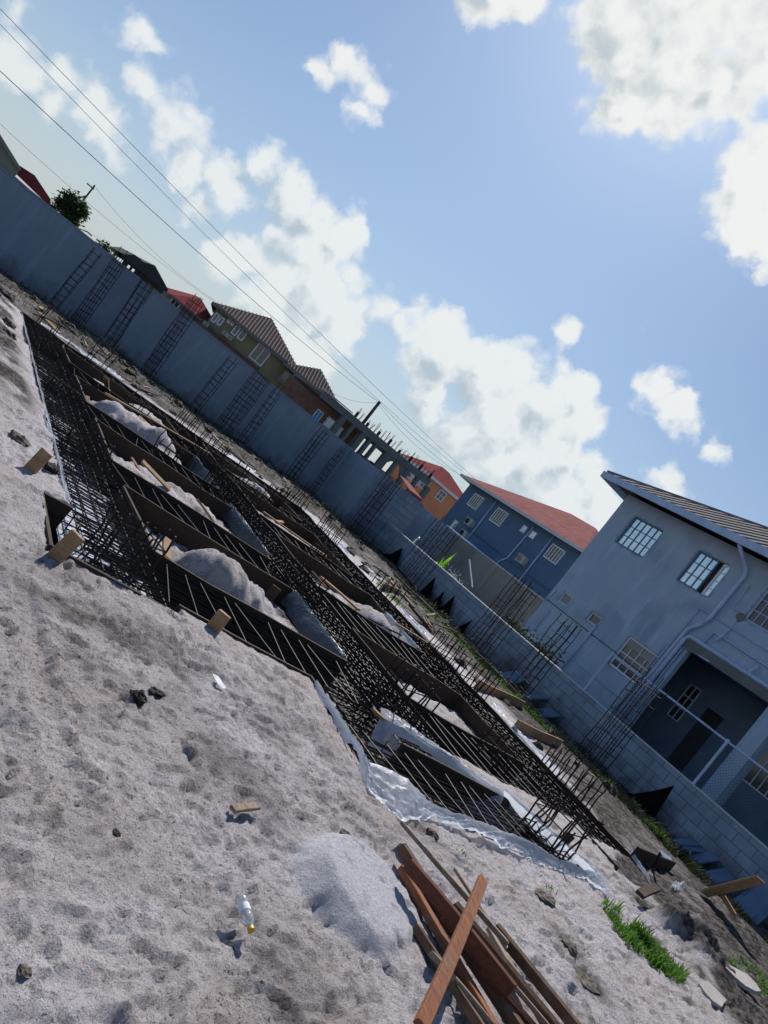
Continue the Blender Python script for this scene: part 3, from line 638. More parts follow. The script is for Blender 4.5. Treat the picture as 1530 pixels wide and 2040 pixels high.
# ------------------------------------------------------------------ plastic sheets
def nz1(x, y, amp): return amp*float(fbm(np.array([x]), np.array([y]), 1.0, 3, 5)[0])
def ribbon(name, pts, width, lab, m='poly', cat='plastic sheet', zs=None, sag=.03, group=None, nu=70, nv=10, outward=(-.3,-1), solidt=.002):
    P = [Vector(p) for p in pts]; ls = [0]
    for a, b in zip(P, P[1:]): ls.append(ls[-1]+(b-a).length)
    ow = Vector((*outward, 0)).normalized()
    ph = [rnd(0, 6) for _ in range(6)]
    def at(t):
        d = t*ls[-1]
        for i in range(len(P)-1):
            if d <= ls[i+1] or i == len(P)-2:
                k = (d-ls[i])/max(1e-6, ls[i+1]-ls[i]); k = k*k*(3-2*k) if 0 else k; return P[i].lerp(P[i+1], k), i+k
    def fn(a, b):
        c, i = at(a); i0 = min(int(i), len(P)-2); wd = width[i0]+(width[i0+1]-width[i0])*(i-i0)
        wr = nz1(a*12+ph[0], b*1.3, .05)-abs(nz1(a*26+ph[1], b*3+a*14, .050))+abs(nz1(a*60+ph[3], b*5-a*30, .022))
        wd *= 1+nz1(a*9+ph[2], 3, .45)
        off = ow*(wd*(b-.12)); z = sag*(-math.sin(b*math.pi)*.4)+wr*(.35+b)
        # falls from the board top towards the sand
        zz = c.z*(1-min(1, max(0, (b-.12)/.75))**1.3)+.022*b
        return (c.x+off.x+.5*wr*b, c.y+off.y+.4*wr, zz+z+.015)
    b = MB(); b.grid(fn, nu, nv); o = b.build(name, m)
    return tag(o, lab, cat, group)
GP = 'milky plastic sheets over the form boards'
ribbon('plastic_sheet', [(4.08,5.3,.03),(4.02,4.7,.05),(3.98,4.25,.07),(3.90,3.98,.10),(4.2,3.86,.14),(4.6,3.90,.06),(5.2,3.95,.06),(5.9,3.97,.09),(6.5,3.99,.05),(7.0,4.0,.06),(7.28,3.98,.08)],
       [.03,.05,.06,.26,.36,.13,.15,.13,.07,.08,.18], 'crumpled milky plastic sheet draped along the front of the footing', sag=.05, group=GP, nu=230, nv=16, outward=(-.35,-1))
def drape(p, q, w1, w2, z, lab, m='poly', wr=.02, side=(0,1), nu=90, nv=10, dz=.0):
    p = Vector((*p, 0)); q = Vector((*q, 0)); s = Vector((*side, 0)).normalized(); ph = rnd(0, 6); ph2 = rnd(0, 6)
    def fn(a, b):
        c = p.lerp(q, a); t = b*2-1
        Ld = (q-p).length*2.2; r = nz1(a*Ld+ph, b*2, wr*2.0)+abs(nz1(a*Ld*3.1+ph2, b*4+a*Ld, wr*2.2)); e = 1+nz1(a*Ld*.8+ph2, 7+b, 1.1)
        o = s*((-w1 if t < 0 else w2)*abs(t)*max(.15, e)); zz = z - (abs(t)**1.6)*(z+.0-dz if t > 0 else .0)
        return (c.x+o.x+r*.3, c.y+o.y+r*.5, zz+.02+r*.6)
    b = MB(); b.grid(fn, nu, nv); o = b.build('plastic_sheet', m); return tag(o, lab, 'plastic sheet', GP)
drape((5.0,5.42),(6.55,4.93),.06,.26,.02,'smooth milky plastic sheet over the sloping side of the small front bay', dz=-.26, side=(-.3,-1))
drape((6.55,4.95),(7.2,4.05),.04,.10,.05,'milky plastic strip on the pale board at the right tip', dz=-.1, side=(1,.6))
drape((9.55,5.2),(9.3,4.7),.05,.16,.03,'crumpled scrap of milky plastic at the near end of the right strip', side=(-.4,-.6))
drape((1.775,17.0),(1.775,9.2),.012,.012,.0,'thin strip of milky plastic along the far part of the left board', side=(-1,0), wr=.008)
drape((1.775,9.2),(1.775,6.4),.015,.018,.005,'thin strip of bluish plastic along the near part of the left board', side=(-1,0), wr=.01)
drape((2.2,17.45),(4.2,17.6),.03,.07,.03,'crumpled white plastic along the back board, left part', side=(0,1), wr=.03)
drape((7.2,17.5),(8.0,17.5),.03,.07,.05,'crumpled white plastic along the back board, right part', side=(0,1), wr=.03)
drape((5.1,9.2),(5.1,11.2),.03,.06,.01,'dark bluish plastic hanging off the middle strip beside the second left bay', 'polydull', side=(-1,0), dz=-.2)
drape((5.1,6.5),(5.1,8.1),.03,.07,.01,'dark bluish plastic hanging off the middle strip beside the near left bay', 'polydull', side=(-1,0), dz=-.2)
drape((8.45,9.4),(8.45,10.6),.02,.06,.01,'twisted white plastic in the corner of the second right bay', side=(-1,0), dz=-.2)
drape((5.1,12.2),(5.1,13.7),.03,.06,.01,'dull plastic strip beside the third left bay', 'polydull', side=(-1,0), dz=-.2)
drape((10.0,4.75),(10.9,5.1),.03,.12,.03,'small torn sheet of grey plastic near the verge', side=(-.3,-1))
# white sand-covered strip right of the right strip: loose crumpled sheet
for (a, b, l) in [((9.72,8.6),(9.70,6.8),'crumpled whitish plastic beside the near half of the right strip'),((9.75,12.0),(9.72,10.9),'crumpled whitish plastic beside the middle of the right strip'),((9.75,16.4),(9.72,14.6),'crumpled whitish plastic beside the far half of the right strip')]:
    drape(a, b, .03, .09, .03, l, side=(1,0), wr=.03, nu=110)
# black plastic rags against the low wall
def rag(pxs, X, lab, m='ragblack', thick=.01):
    pts = [pt(a, b, X=X-.03*k % .09-.02) for k, (a, b) in enumerate(pxs)]
    c = sum(pts, Vector())/len(pts); vs = [c+Vector((-.10, 0, 0))]+pts; n = len(pts)
    b = MB(); b.add(vs, [(0, i+1, (i+1) % n+1) for i in range(n)]); o = b.build('black_sheet', m, solid=thick)
    return tag(o, lab, 'black sheet', 'torn black sheets against the low block wall')
rag([(735,1083),(762,1102),(778,1104),(803,1091),(790,1125),(776,1150),(755,1150),(740,1120)],14.3,'torn black sheet in the corner where the two walls meet')
rag([(868,1149),(858,1185),(850,1205),(828,1190),(838,1178)],14.3,'tall pointed black sheet, first of the row against the low wall')
rag([(885,1178),(876,1208),(862,1218),(848,1205),(868,1195)],14.3,'smallest pointed black sheet, second of the row')
rag([(907,1186),(897,1215),(890,1245),(870,1232),(866,1212),(884,1206)],14.3,'pointed black sheet with two peaks, third of the row')
rag([(942,1235),(928,1252),(918,1270),(902,1262),(898,1247),(915,1250)],14.3,'low black sheet leaning out towards the broad rebar column')
rag([(790,1128),(850,1198),(870,1208),(905,1255),(935,1280),(915,1300),(870,1262),(820,1210),(780,1170)],14.28,'low black sheet spread along the wall foot beneath the pointed ones')
rag([(1344,1565),(1325,1595),(1305,1628),(1275,1625),(1238,1578),(1262,1582),(1305,1575)],14.15,'large black triangular sheet against the wall below the chain link fence')

# ------------------------------------------------------------------ loose things in the sand
def plank(p, q, w, t, m, lab, group=None, tw=0., name='plank', cat='plank'):
    b = MB(); p = Vector(p); q = Vector(q)
    L = (q-p).length; n = 7 if L > .35 else 2; d = (q-p).normalized(); a = d.cross(Vector((0,0,1))).normalized(); c = a.cross(d); k1, k2 = rnd(-.012,.012), rnd(-.008,.012); vs = []; t0 = rnd(-.06,.06)
    for i in range(n+1):
        f = i/n; m_ = p.lerp(q, f)+(a*k1+c*k2)*math.sin(f*math.pi)*min(1, L); th = tw+t0*f; a2 = a*math.cos(th)+c*math.sin(th); c2 = c*math.cos(th)-a*math.sin(th); wv = w*(1+rnd(-.02,.02))
        ch = (rnd(-.012,.012) if i in (0, n) else 0)
        vs += [m_+a2*(x*wv/2)+c2*(y*t/2)+d*(ch*x) for y in (-1, 1) for x in (-1, 1)]
    fs = [(0,2,3,1), (4*n,4*n+1,4*n+3,4*n+2)]
    for i in range(n):
        k = 4*i; fs += [(k,k+1,k+5,k+4), (k+2,k+6,k+7,k+3), (k,k+4,k+6,k+2), (k+1,k+3,k+7,k+5)]
    b.add(vs, fs); o = b.build(name, m, bevel=.003); return tag(o, lab, cat, group)
def gpl(px, py, z): 
    p = pt(px, py, z=z); return p
GPK = 'rough planks in the heap at the bottom of the picture'
pk = [  # far end px, near end px, z far, z near, width, thick, material, twist, label
 ((800,1690),(1045,2070),.09,.05,.085,.03,'plankd',1.25,'dark brown plank on edge with a cut square end, at the back of the heap'),
 ((805,1645),(905,1760),.11,.16,.10,.025,'plankg',.3,'short weathered grey plank end at the far tip of the heap'),
 ((812,1720),(1020,1975),.16,.16,.080,.03,'plankr',1.35,'broad reddish plank standing on edge in the middle of the heap'),
 ((845,1690),(1010,1880),.15,.14,.05,.03,'plankg',.2,'pale plank with a split edge lying right of the reddish one'),
 ((905,1800),(1120,2060),.10,.10,.055,.03,'plankd',.9,'brown plank between the broad reddish one and the right edge'),
 ((860,1900),(1010,2080),.05,.05,.05,.03,'plankg',.3,'pale batten low on the left of the heap'),
 ((800,1730),(985,2050),.05,.05,.055,.045,'plank',.1,'reddish batten on the left edge of the heap'),
 ((830,1850),(985,2090),.03,.04,.055,.045,'plankd',.3,'brown batten lowest on the left, touching the sand'),
 ((880,1830),(1060,2060),.08,.07,.06,.03,'plankr',.6,'reddish batten below the crossing plank'),
 ((905,1730),(1010,1890),.06,.07,.025,.02,'plankg',.1,'thin lath sticking out of the right side of the heap'),
 ((985,1845),(1150,2050),.07,.07,.075,.03,'plankd',1.1,'dark brown plank forming the right edge of the heap'),
 ((975,1850),(1090,2050),.05,.05,.07,.025,'plankg',.1,'pale flat plank between the dark ones on the right'),
 ((1020,1960),(1105,2060),.10,.09,.06,.025,'plankg',.3,'short pale plank end near the bottom edge'),
 ((960,1930),(1090,2080),.11,.08,.06,.03,'plankr',.9,'reddish plank end running out of the bottom edge')]
for f_, n_, z0, z1, w, t, m, tw, lab in pk: plank(gpl(*f_, z0), gpl(*n_, z1), w, t, m, lab, GPK, tw)
plank(gpl(962,1752,.30), gpl(838,2045,.21), .062, .030, 'plank', 'long reddish plank lying across the top of the heap', GPK, .25)
plank(gpl(333,1073,-.05), gpl(333,1112,-.12), .09, .025, 'boardtop', 'short tan plank lying in the near left sand bay')
plank(gpl(262,912,-.05), gpl(290,955,-.12), .06, .025, 'plank', 'short reddish plank in the second left sand bay')
plank(gpl(393,995,.05), gpl(425,1040,-.1), .06, .03, 'boardtop', 'tan stick leaning in the second left sand bay')
plank(gpl(209,783,.06), gpl(420,905,.05), .05, .03, 'boardtop', 'very long yellow tan batten laid across the far left strips')
plank(gpl(525,1020,.05), gpl(650,1108,.0), .06, .03, 'boardtop', 'yellow tan batten in the third right sand bay')
plank(gpl(640,1150,.0), gpl(715,1215,.03), .09, .03, 'boardtop', 'yellow tan batten in the second right sand bay')
plank(gpl(790,1243,.06), gpl(868,1292,.05), .05, .03, 'boardtop', 'yellow tan batten over the right strip')
plank(gpl(745,1416,.02), gpl(785,1452,-.05), .09, .03, 'boardtop', 'tan board end in the small front bay')
plank(gpl(212,752,.28), gpl(213,778,-.1), .10, .03, 'boardtop', 'tan timber post standing beyond the left strip')
plank(gpl(780,1160,.12), gpl(825,1210,.05), .07, .03, 'boardtop', 'tan stick pointing at the verge by the black sheets')
plank(gpl(720,1118,.12), gpl(835,1205,.06), .05, .02, 'plankg', 'long pale stick lying on the verge')
plank(gpl(463,1612,.02), gpl(512,1606,.03), .045, .02, 'plankg', 'short pale piece of wood lying on the open sand')
plank(gpl(1275,1782,.10), gpl(1308,1768,.16), .10, .04, 'board', 'dark brown timber offcut on the spoil bank')
o_ = plank(pt(1402,1780,X=11.2), pt(1516,1752,X=11.2), .22, .03, 'boardtop', 'wide tan board propped up at the foot of the low block wall', tw=.15)
plank(pt(1440,1785,X=11.3), pt(1462,1822,X=11.2), .07, .05, 'boardtop', 'short tan prop under the wide board', name='timber_prop')
plank(gpl(1300,1730,.03)+Vector((0,0,.02)), gpl(1315,1700,.28), .03, .03, 'black', 'thin dark stick standing near the brown board end')

def blob(name, loc, sc, lab, m, seed, group=None, cat=None, rough=.35, n=(14, 9)):
    b = MB(); rg = np.random.RandomState(seed); ph = rg.rand(8)*6
    def fn(a, c):
        th = a*2*math.pi; f = c*math.pi
        r = 1+rough*(math.sin(3*th+ph[0]+2*f)*.4+math.sin(5*f+ph[1]+th)*.3+math.sin(7*th+ph[2])*.25*math.sin(f)+.25*math.sin(9*f+4*th+ph[3]))
        if c in (0, 1): r = 1
        return (loc[0]+sc[0]*r*math.sin(f)*math.cos(th), loc[1]+sc[1]*r*math.sin(f)*math.sin(th), loc[2]+sc[2]*r*math.cos(f))
    b.grid(fn, *n); return tag(b.build(name, m), lab, cat or name.replace('_', ' '), group)
def fn_blob(px, py, r, lab, m='stone', name='soil_clod', h=.5, seed=1, group=None, sx=1.):
    p = gp(px, py); return blob(name, (p.x, p.y, p.z+r*h*.4), (r*sx, r, r*h), lab, m, seed, group)
fn_blob(270,1398,.062,'larger of two charred black scraps lying on the sand','black','charred_scrap',.6,3,sx=.7)
fn_blob(304,1390,.036,'smaller reddish black scrap beside the larger one','black','charred_scrap',.4,4,sx=1.4)
fn_blob(233,1660,.026,'small flat black chip lying on the open sand','black','black_chip',.35,5,sx=.7)
fn_blob(48,1935,.022,'dark clod near the bottom left corner','stone',seed=6)
fn_blob(672,1680,.035,'brown clod just above the flat-topped sand heap','stone',seed=7)
fn_blob(730,1698,.035,'dark clod touching the top of the sand heap','stone',seed=8,h=.4)
fn_blob(1085,1788,.075,'long dark clod right of the plank heap','stone',seed=9,h=.35,sx=1.5)
fn_blob(1130,1890,.075,'dark lump on the sand right of the plank heap, near a thin plank','stone',seed=10,h=.4)
fn_blob(1165,1960,.10,'broad dark lump near the bottom edge, right of the plank heap','stone',seed=12,h=.3)
fn_blob(860,1665,.05,'dark clod behind the far tip of the plank heap','stone',seed=13)
fn_blob(100,935,.09,'heap of dark scraps against the left board','black','dark_scraps',.4,14)
fn_blob(35,876,.10,'dark clod on the rough sand by the left edge','stone',seed=15,h=.5)
fn_blob(1195,1640,.06,'pale clod beside the thin tan peg','stone',seed=16,h=.5)
seen_ = {}
def place_name(x, y):
    if y > 17.6:
        col = ['the leftmost wall column', 'the second wall column', 'the column below the dark house', 'the tallest wall column', 'the slim column by the olive house', 'the wide square column', 'the column right of the wide one', 'the column below the blue windows', 'the step in the tall wall'][min(8, int(max(0, x-1.2)/1.45))]
        return ('close to ' if y > 20.6 else 'well in front of ')+col
    if x > 9.9: return 'on the verge '+('far back by the wall corner' if y > 15 else 'opposite the banana plant' if y > 13 else 'opposite the broad column' if y > 11.3 else 'between the loose tan boards' if y > 9 else 'before the dense column')
    if x < 1.8: return 'on the left edge '+('behind the first peg' if y < 10 else 'midway to the wall' if y < 13.5 else 'near the far strip corner')
    side = 'left' if x < 5.6 else 'right'; row = 'second' if y < 11.2 else 'third' if y < 14.4 else 'far'
    return 'in the %s %s sand bay' % (row, side)
def unique(base, x, y):
    l = base+' '+place_name(x, y); n = seen_.get(l, 0); seen_[l] = n+1
    return None if n else l
rgs = random.Random(21); kk = 0
while kk < 60:
    x = rgs.uniform(2.0, 12.2); y = rgs.uniform(9.3, 20.5)
    if not (y > 17.6 or x > 9.9 or any(r[0]+.1 < x < r[1]-.1 and r[2]+.1 < y < r[3]-.1 for r in HOLES.values())): continue
    mt_ = rgs.choice([('board','dark brown'),('boardtop','tan'),('plankg','grey'),('plankd','brown')]); L = rgs.uniform(.25, .9); kk += 1; lb = unique(('short ' if L < .5 else 'long ')+mt_[1]+' timber scrap', x, y)
    if not lb: continue
    z = gz(x, y); a = rgs.uniform(0, 3.14)
    p = Vector((x, y, z+.02)); q = p+Vector((math.cos(a)*L, math.sin(a)*L, rgs.uniform(.0, .12)))
    b = MB(); b.beam(p, q, rgs.uniform(.04,.10), .025, (0,0,1), rgs.uniform(-.5,.5)); tag(b.build('timber_scrap', mt_[0]), lb, 'timber scrap', 'timber scraps scattered over the far half of the site')
kk = 0
while kk < 170:
    x = rgs.uniform(-1.5, 12.9); y = rgs.uniform(7.5, 22.8)
    if not (y > 17.7 or x > 9.9 or x < 1.5): continue
    kk += 1; r = rgs.uniform(.05, .17); lb = unique(rgs.choice(['flat', 'rounded', 'jagged'])+(' big' if r > .12 else ' small' if r < .08 else '')+' dark soil lump', x, y)
    if not lb: continue
    blob('soil_clod', (x, y, gz(x, y)), (r, r*rgs.uniform(.6,1.3), r*.6), lb, 'clod', 300+kk, 'soil lumps on the churned ground', 'soil clod', .4, (9, 6))
def scrap(px, py, w, d, lab, m, name, cat, tilt=.1, rz=.5, th=.012, dz=.02, irregular=.12):
    p = gp(px, py, dz); b = MB(); rg = random.Random(px); pts = []
    for k in range(9):
        a = k/9*2*math.pi; r = 1/max(abs(math.cos(a)), abs(math.sin(a)))**.8*(1+rg.uniform(-irregular, irregular))
        x = math.cos(a)*w/2*r; y = math.sin(a)*d/2*r
        pts.append(p+Vector((x*math.cos(rz)-y*math.sin(rz), x*math.sin(rz)+y*math.cos(rz), x*tilt)))
    vs = pts+[q-Vector((0,0,th)) for q in pts]; n = 9
    b.add(vs, [tuple(range(n)), tuple(range(2*n-1, n-1, -1))]+[(i, n+i, n+(i+1) % n, (i+1) % n) for i in range(n)])
    return tag(b.build(name, m), lab, cat)
scrap(434,1362,.05,.16,'small crumpled white wrapper on the open sand','poly','wrapper','wrapper',.2,.2,.003)
scrap(1470,1960,.42,.30,'broken flat grey slab lying in the bottom right corner','slab','broken_slab','slab',.08,-.2,.04,.06)
scrap(1415,1985,.40,.22,'thin tan slab half buried left of the grey one','slab','buried_slab','slab',.02,.3,.03,.02)
scrap(1145,1630,.22,.16,'crumpled pale scrap of plastic between the two strip ends','poly','plastic_scrap','plastic scrap',.3,.5,.01,.04)
scrap(1322,1715,.35,.22,'flat sheet of grey blue plastic on the pale sand','bluslab','grey_sheet','sheet',.05,.7,.01,.03)
# bottle
bp = pt(478,1785,z=.035); bq = pt(498,1845,z=.03); bo = thing('plastic_bottle', bp, 'clear plastic bottle with a yellow cap lying on the sand', 'bottle')
ax = (bq-bp).normalized(); L_ = .165
def along(t): return bp+ax*t*L_
MB().tube([along(t) for t in (0,.03,.10,.22,.27,.55,.62,.78,.88,.93)], [.010,.022,.025,.025,.023,.023,.025,.023,.012,.010], 14).build('bottle_body', 'bottle', bo, smooth=True)
MB().tube([along(.30), along(.50)], .0250, 14, False).build('bottle_label', 'label', bo, smooth=True)
MB().tube([along(.92), along(.93), along(1.01), along(1.02)], [.009,.014,.014,.013], 12).build('cap', 'yellow', bo)

# stacked bluish blocks / sheets at the foot of the low wall
k = 0
for (px, py, w, h, ln, lab) in [(1365,1680,.30,.24,.3,'bluish slab leaning on the low wall, first left of the wide board'),(1395,1690,.34,.30,.3,'bluish slab leaning on the low wall, second left of the wide board'),(1345,1672,.22,.20,.25,'small bluish slab at the left end of the leaning row'),
    (1425,1740,.30,.22,.2,'bluish slab showing above the wide tan board'),(1490,1800,.46,.34,.3,'big bluish slab right of the short prop'),(1525,1770,.5,.5,.3,'bluish slab at the right edge of the picture'),
    (1015,1345,.5,.42,.2,'pale blue sheet leaning by the column with bent ties'),(1050,1385,.5,.42,.25,'pale blue sheet leaning on the low wall, lower of two'),(1090,1415,.4,.25,.25,'low pale blue sheet half hidden in weeds')]:
    p = pt(px, py, X=13.95); p.z = max(0, p.z-h*.5) if False else 0
    b = MB(); b.beam((13.85+rnd(-.1,.1), p.y+rnd(-.1,.1), -.06), (14.36, p.y+rnd(-.15,.15), h*.75+rnd(-.05,.05)), w*.8, .04, (0,0,1), rnd(-.25,.25)); tag(b.build('leaning_slab', 'bluslab', bevel=.005), lab, 'slab', 'slabs leaning at the foot of the low wall')
# buried kerb strip along the verge
b = MB()
for k in range(9):
    y0 = 5.0+k*1.35; b.box(13.02+rnd(-.02,.02), 13.10, y0, y0+1.34, -.05, .05+rnd(0,.03))
tag(b.build('kerb_strip', 'stone'), kind='structure')

# ------------------------------------------------------------------ vegetation
def vn1(x, y): return float(vnoise(np.array([x]), np.array([y]), 77)[0])
def blades(name, areas, m, lab, n, h=(.05,.16), seed=3, kind='stuff'):
    rg = random.Random(seed); b = MB()
    for _ in range(n):
        cx, cy, rx, ry = rg.choice(areas); a = rg.uniform(0, 6.28); r = math.sqrt(rg.random()); x = cx+math.cos(a)*rx*r; y = cy+math.sin(a)*ry*r; z = gz(x, y)-.005
        hh = rg.uniform(*h)*(1.15-r*.6); d = rg.uniform(0, 6.28); hh *= .35+1.0*vn1(x*7, y*7); l = hh*rg.uniform(.2,.9); w = .0035+hh*.02
        if rg.random() > .15+1.5*(vn1(x*4+9, y*4)-.15): continue
        dx, dy = math.cos(d), math.sin(d)
        p0 = (x-dy*w, y+dx*w, z); p1 = (x+dy*w, y-dx*w, z); p2 = (x+dx*l*.4+dy*w*.7, y+dy*l*.4-dx*w*.7, z+hh*.65); p3 = (x+dx*l*.4-dy*w*.7, y+dy*l*.4+dx*w*.7, z+hh*.65); p4 = (x+dx*l, y+dy*l, z+hh*rg.uniform(.8,1))
        b.add([p0, p1, p2, p3, p4], [(0,1,2,3), (3,2,4)])
    o = b.build(name, m); tag(o, lab, 'grass', None, kind)
A = [pt(1255,1825,z=.08), pt(1285,1860,z=.1), pt(1320,1895,z=.08)]
blades('grass', [(A[0].x,A[0].y,.30,.22),(A[1].x,A[1].y,.36,.26),(A[2].x,A[2].y,.38,.24),(A[1].x+.25,A[1].y,.3,.2)], 'grass', 'bright green tuft of grass on the dark spoil bank', 5500, (.04,.17))
B_ = [pt(1490,1925,z=.03), pt(1520,1960,z=.03)]
blades('grass', [(B_[0].x,B_[0].y,.30,.18),(B_[1].x,B_[1].y,.3,.2)], 'grass', 'patch of dull grass at the right edge above the broken slab', 900, (.04,.12), 5)
blades('grass', [(12.4,11.6,.25,1.4),(12.6,9.9,.2,.5),(12.3,13.6,.3,1.6),(12.7,8.0,.15,.3),(12.7,6.8,.15,.4),(10.1,13.2,.25,.9),(12.6,10.6,.3,.3)], 'grass', 'green grass strip along the verge before the low wall', 4500, (.05,.16), 6)
blades('weeds', [(13.45,9.5,.3,4.2),(12.8,12,.5,4),(13.5,15,.4,3.),(12.8,6.5,.4,2)], 'drygrass', 'dark weeds and dry stalks at the foot of the low wall', 9000, (.06,.26), 7)
blades('weeds', [(5,23.0,8,.35),(9,22.6,5,.5),(4,20,6,1.5),(12,20,2.5,2)], 'drygrass', 'dark weeds and rubbish along the foot of the tall wall', 9000, (.06,.22), 8)
for px, py, l, s in [(925,1700,'tiny sprig of weeds right of the plank heap tip',11),(1100,1770,'tiny sprig of weeds below the plastic tip',12)]:
    p = pt(px, py, z=0); blades('weed_sprig', [(p.x,p.y,.07,.06)], 'grass', l, 70, (.02,.06), s)
def tree(name, loc, cr, ch, th, lab, n, seed, leafs=.14, m='leaf'):
    rg = random.Random(seed); o = thing(name, loc, lab, 'tree' if 'tree' in name else 'bush')
    L0 = Vector(loc); b = MB(); b.tube([L0, L0+Vector((.05,0,th*.5)), L0+Vector((0,.05,th+ch*.5))], [.12*cr,.09*cr,.04*cr], 8)
    cl = []
    for k in range(26):
        a = rg.uniform(0, 6.28); e = rg.uniform(-.9, 1.3); r = rg.uniform(.35, .95)
        c = L0+Vector((math.cos(a)*math.cos(e)*cr*r, math.sin(a)*math.cos(e)*cr*r, th+ch*.5+math.sin(e)*ch*.5*r)); cl.append(c)
        b.tube([L0+Vector((0,0,th*.8)), (L0+Vector((0,0,th+ch*.2))).lerp(c, .5), c], [.035*cr,.02*cr,.008*cr], 4)
    b.build('trunk', 'trunk', o)
    f = MB()
    for _ in range(n):
        c = rg.choice(cl)+Vector((rg.gauss(0,1), rg.gauss(0,1), rg.gauss(0,.8)))*cr*.17
        d = Vector((rg.gauss(0,1), rg.gauss(0,1), rg.gauss(0,.6))).normalized(); e = d.cross(Vector((rg.gauss(0,1), rg.gauss(0,1), 1))).normalized(); s = leafs*rg.uniform(.6,1.3)
        f.add([c-e*s*.22, c+d*s*.5-e*s*.2, c+d*s, c+d*s*.5+e*s*.25], [(0,1,2,3)])
    f.build('crown', m, o)
tb = pt(130,425,Y=40); tree('tree', (tb.x, 40, 0), .80, 1.45, 2.1, 'small dark green tree rising behind the tall wall', 3800, 4, .20)
tb = pt(206,494,Y=34); tree('bush', (tb.x, 34, 0), .45, .9, 1.75, 'low bush top showing over the wall between two rebar columns', 700, 5, .13)
for px in (175, 225):
    tb = pt(px, 480, Y=34); tree('bush', (pt(px, 475+ (px-175)*.8, Y=34).x, 34.5, 0), .5, .5, 1.6, 'thin line of leaves along the wall top %s' % ('nearer the dark tree' if px == 175 else 'nearer the dark unfinished house'), 300, px, .10)
# banana plant behind the low wall
bn = thing('banana_plant', (15.2, pt(893,1115,X=15.2).y, 0), 'bright green banana plant glowing in the sun behind the low wall', 'plant')
bl = Vector(bn.location); MB().tube([bl, bl+Vector((0,.02,.7))], [.07,.04], 8).build('stem', 'grass', bn)
for k, (dx, dy, hh, w) in enumerate([(.05,-.05,1.45,.17),(.05,.28,1.25,.15),(-.1,-.3,1.05,.14),(.2,.1,1.55,.12),(-.15,.15,1.0,.14),(.1,-.42,.8,.10),(0,.45,.85,.10)]):
    P0 = bl+Vector((0,0,.55)); P3 = bl+Vector((dx, dy, hh)); md = (P0+P3)/2+Vector((0,0,.12)); side = Vector((.35,1,.1)).normalized() if k % 2 else Vector((.2,1,-.25)).normalized()
    def fn(a, c, P0=P0, P3=P3, md=md, side=side, w=w):
        p = P0*(1-a)**2+md*2*a*(1-a)+P3*a*a; ww = w*math.sin(min(1, .12+a*.95)*math.pi)**.6
        s = (c-.5)*2; return tuple(p+side*ww*s+Vector((-.05*abs(s), 0, -.03*abs(s))))
    MB().grid(fn, 12, 4).build('leaf', 'banana', bn, smooth=True)
cp = thing('climber', (15.0, pt(905,1150,X=15.).y, 0), 'pale leafy weed below the banana plant', 'plant'); f = MB(); rg = random.Random(9)
for _ in range(260):
    c = Vector(cp.location)+Vector((rg.gauss(0,.08), rg.gauss(0,.22), .85+rg.gauss(0,.12))); d = Vector((rg.gauss(0,1), rg.gauss(0,1), rg.gauss(0,1))).normalized()*.06; e = d.cross(Vector((0,1,.4))).normalized()*.02
    f.add([c, c+d*.5+e, c+d, c+d*.5-e], [(0,1,2,3)])
f.build('leaves', 'cap', cp)
hp = thing('hedge_weeds', (14.9, 13.1, 0), 'dry yellow green creeper along the top of the low wall behind the broad rebar column', 'plant'); f = MB()
for _ in range(900):
    c = Vector((14.85+rg.gauss(0,.15), rg.uniform(12.3, 14.6), .80+abs(rg.gauss(0,.16)))); d = Vector((rg.gauss(0,1), rg.gauss(0,1), rg.gauss(0,1))).normalized()*.08; e = d.cross(Vector((0,1,.4))).normalized()*.03
    f.add([c, c+d*.5+e, c+d, c+d*.5-e], [(0,1,2,3)])
f.build('leaves', 'drygrass', hp)

# ------------------------------------------------------------------ walls
tw = thing('tall_wall', (5, 23.5, 0), 'tall grey rendered boundary wall with a bare block end section', 'wall')
MB().box(-14, 13.1, 23.5, 23.68, -.4, 2.10).box(-14.02, 13.08, 23.47, 23.70, 2.10, 2.14).build('rendered_wall', 'stucco', tw)
MB().box(13.08, 13.26, 21.12, 23.5, -.4, 2.11).build('return_wall', 'stucco', tw)
MB().box(13.06, 15.12, 20.94, 21.12, -.4, 2.12).build('block_wall', 'blockx', tw)
MB().box(13.3, 19.0, 23.55, 23.7, -.2, 2.09).build('rear_wall', 'stucco', tw)
lw = thing('low_block_wall', (14.4, 12, 0), 'low wall of bare grey concrete blocks with a pale capping', 'wall')
MB().box(14.40, 14.54, -2, 20.94, -.3, .93).build('blockwork', 'block', lw)
MB().box(14.385, 14.555, -2, 20.93, .93, .955).build('capping', 'cap', lw)
bw = thing('beige_wall', (19, 20, 0), 'beige rendered yard wall between the blue house and the low wall', 'wall')
MB().box(19.0, 19.15, 15.75, 23.5, -.2, 2.08).build('panel', 'beige', bw); MB().box(18.98, 19.17, 15.75, 23.5, 2.08, 2.12).build('coping', 'cap', bw)
for k in range(3): MB().box(18.93, 19.0, 22.9-k*2.45, 23.12-k*2.45, -.2, 2.07).build('pier', 'beige', bw)
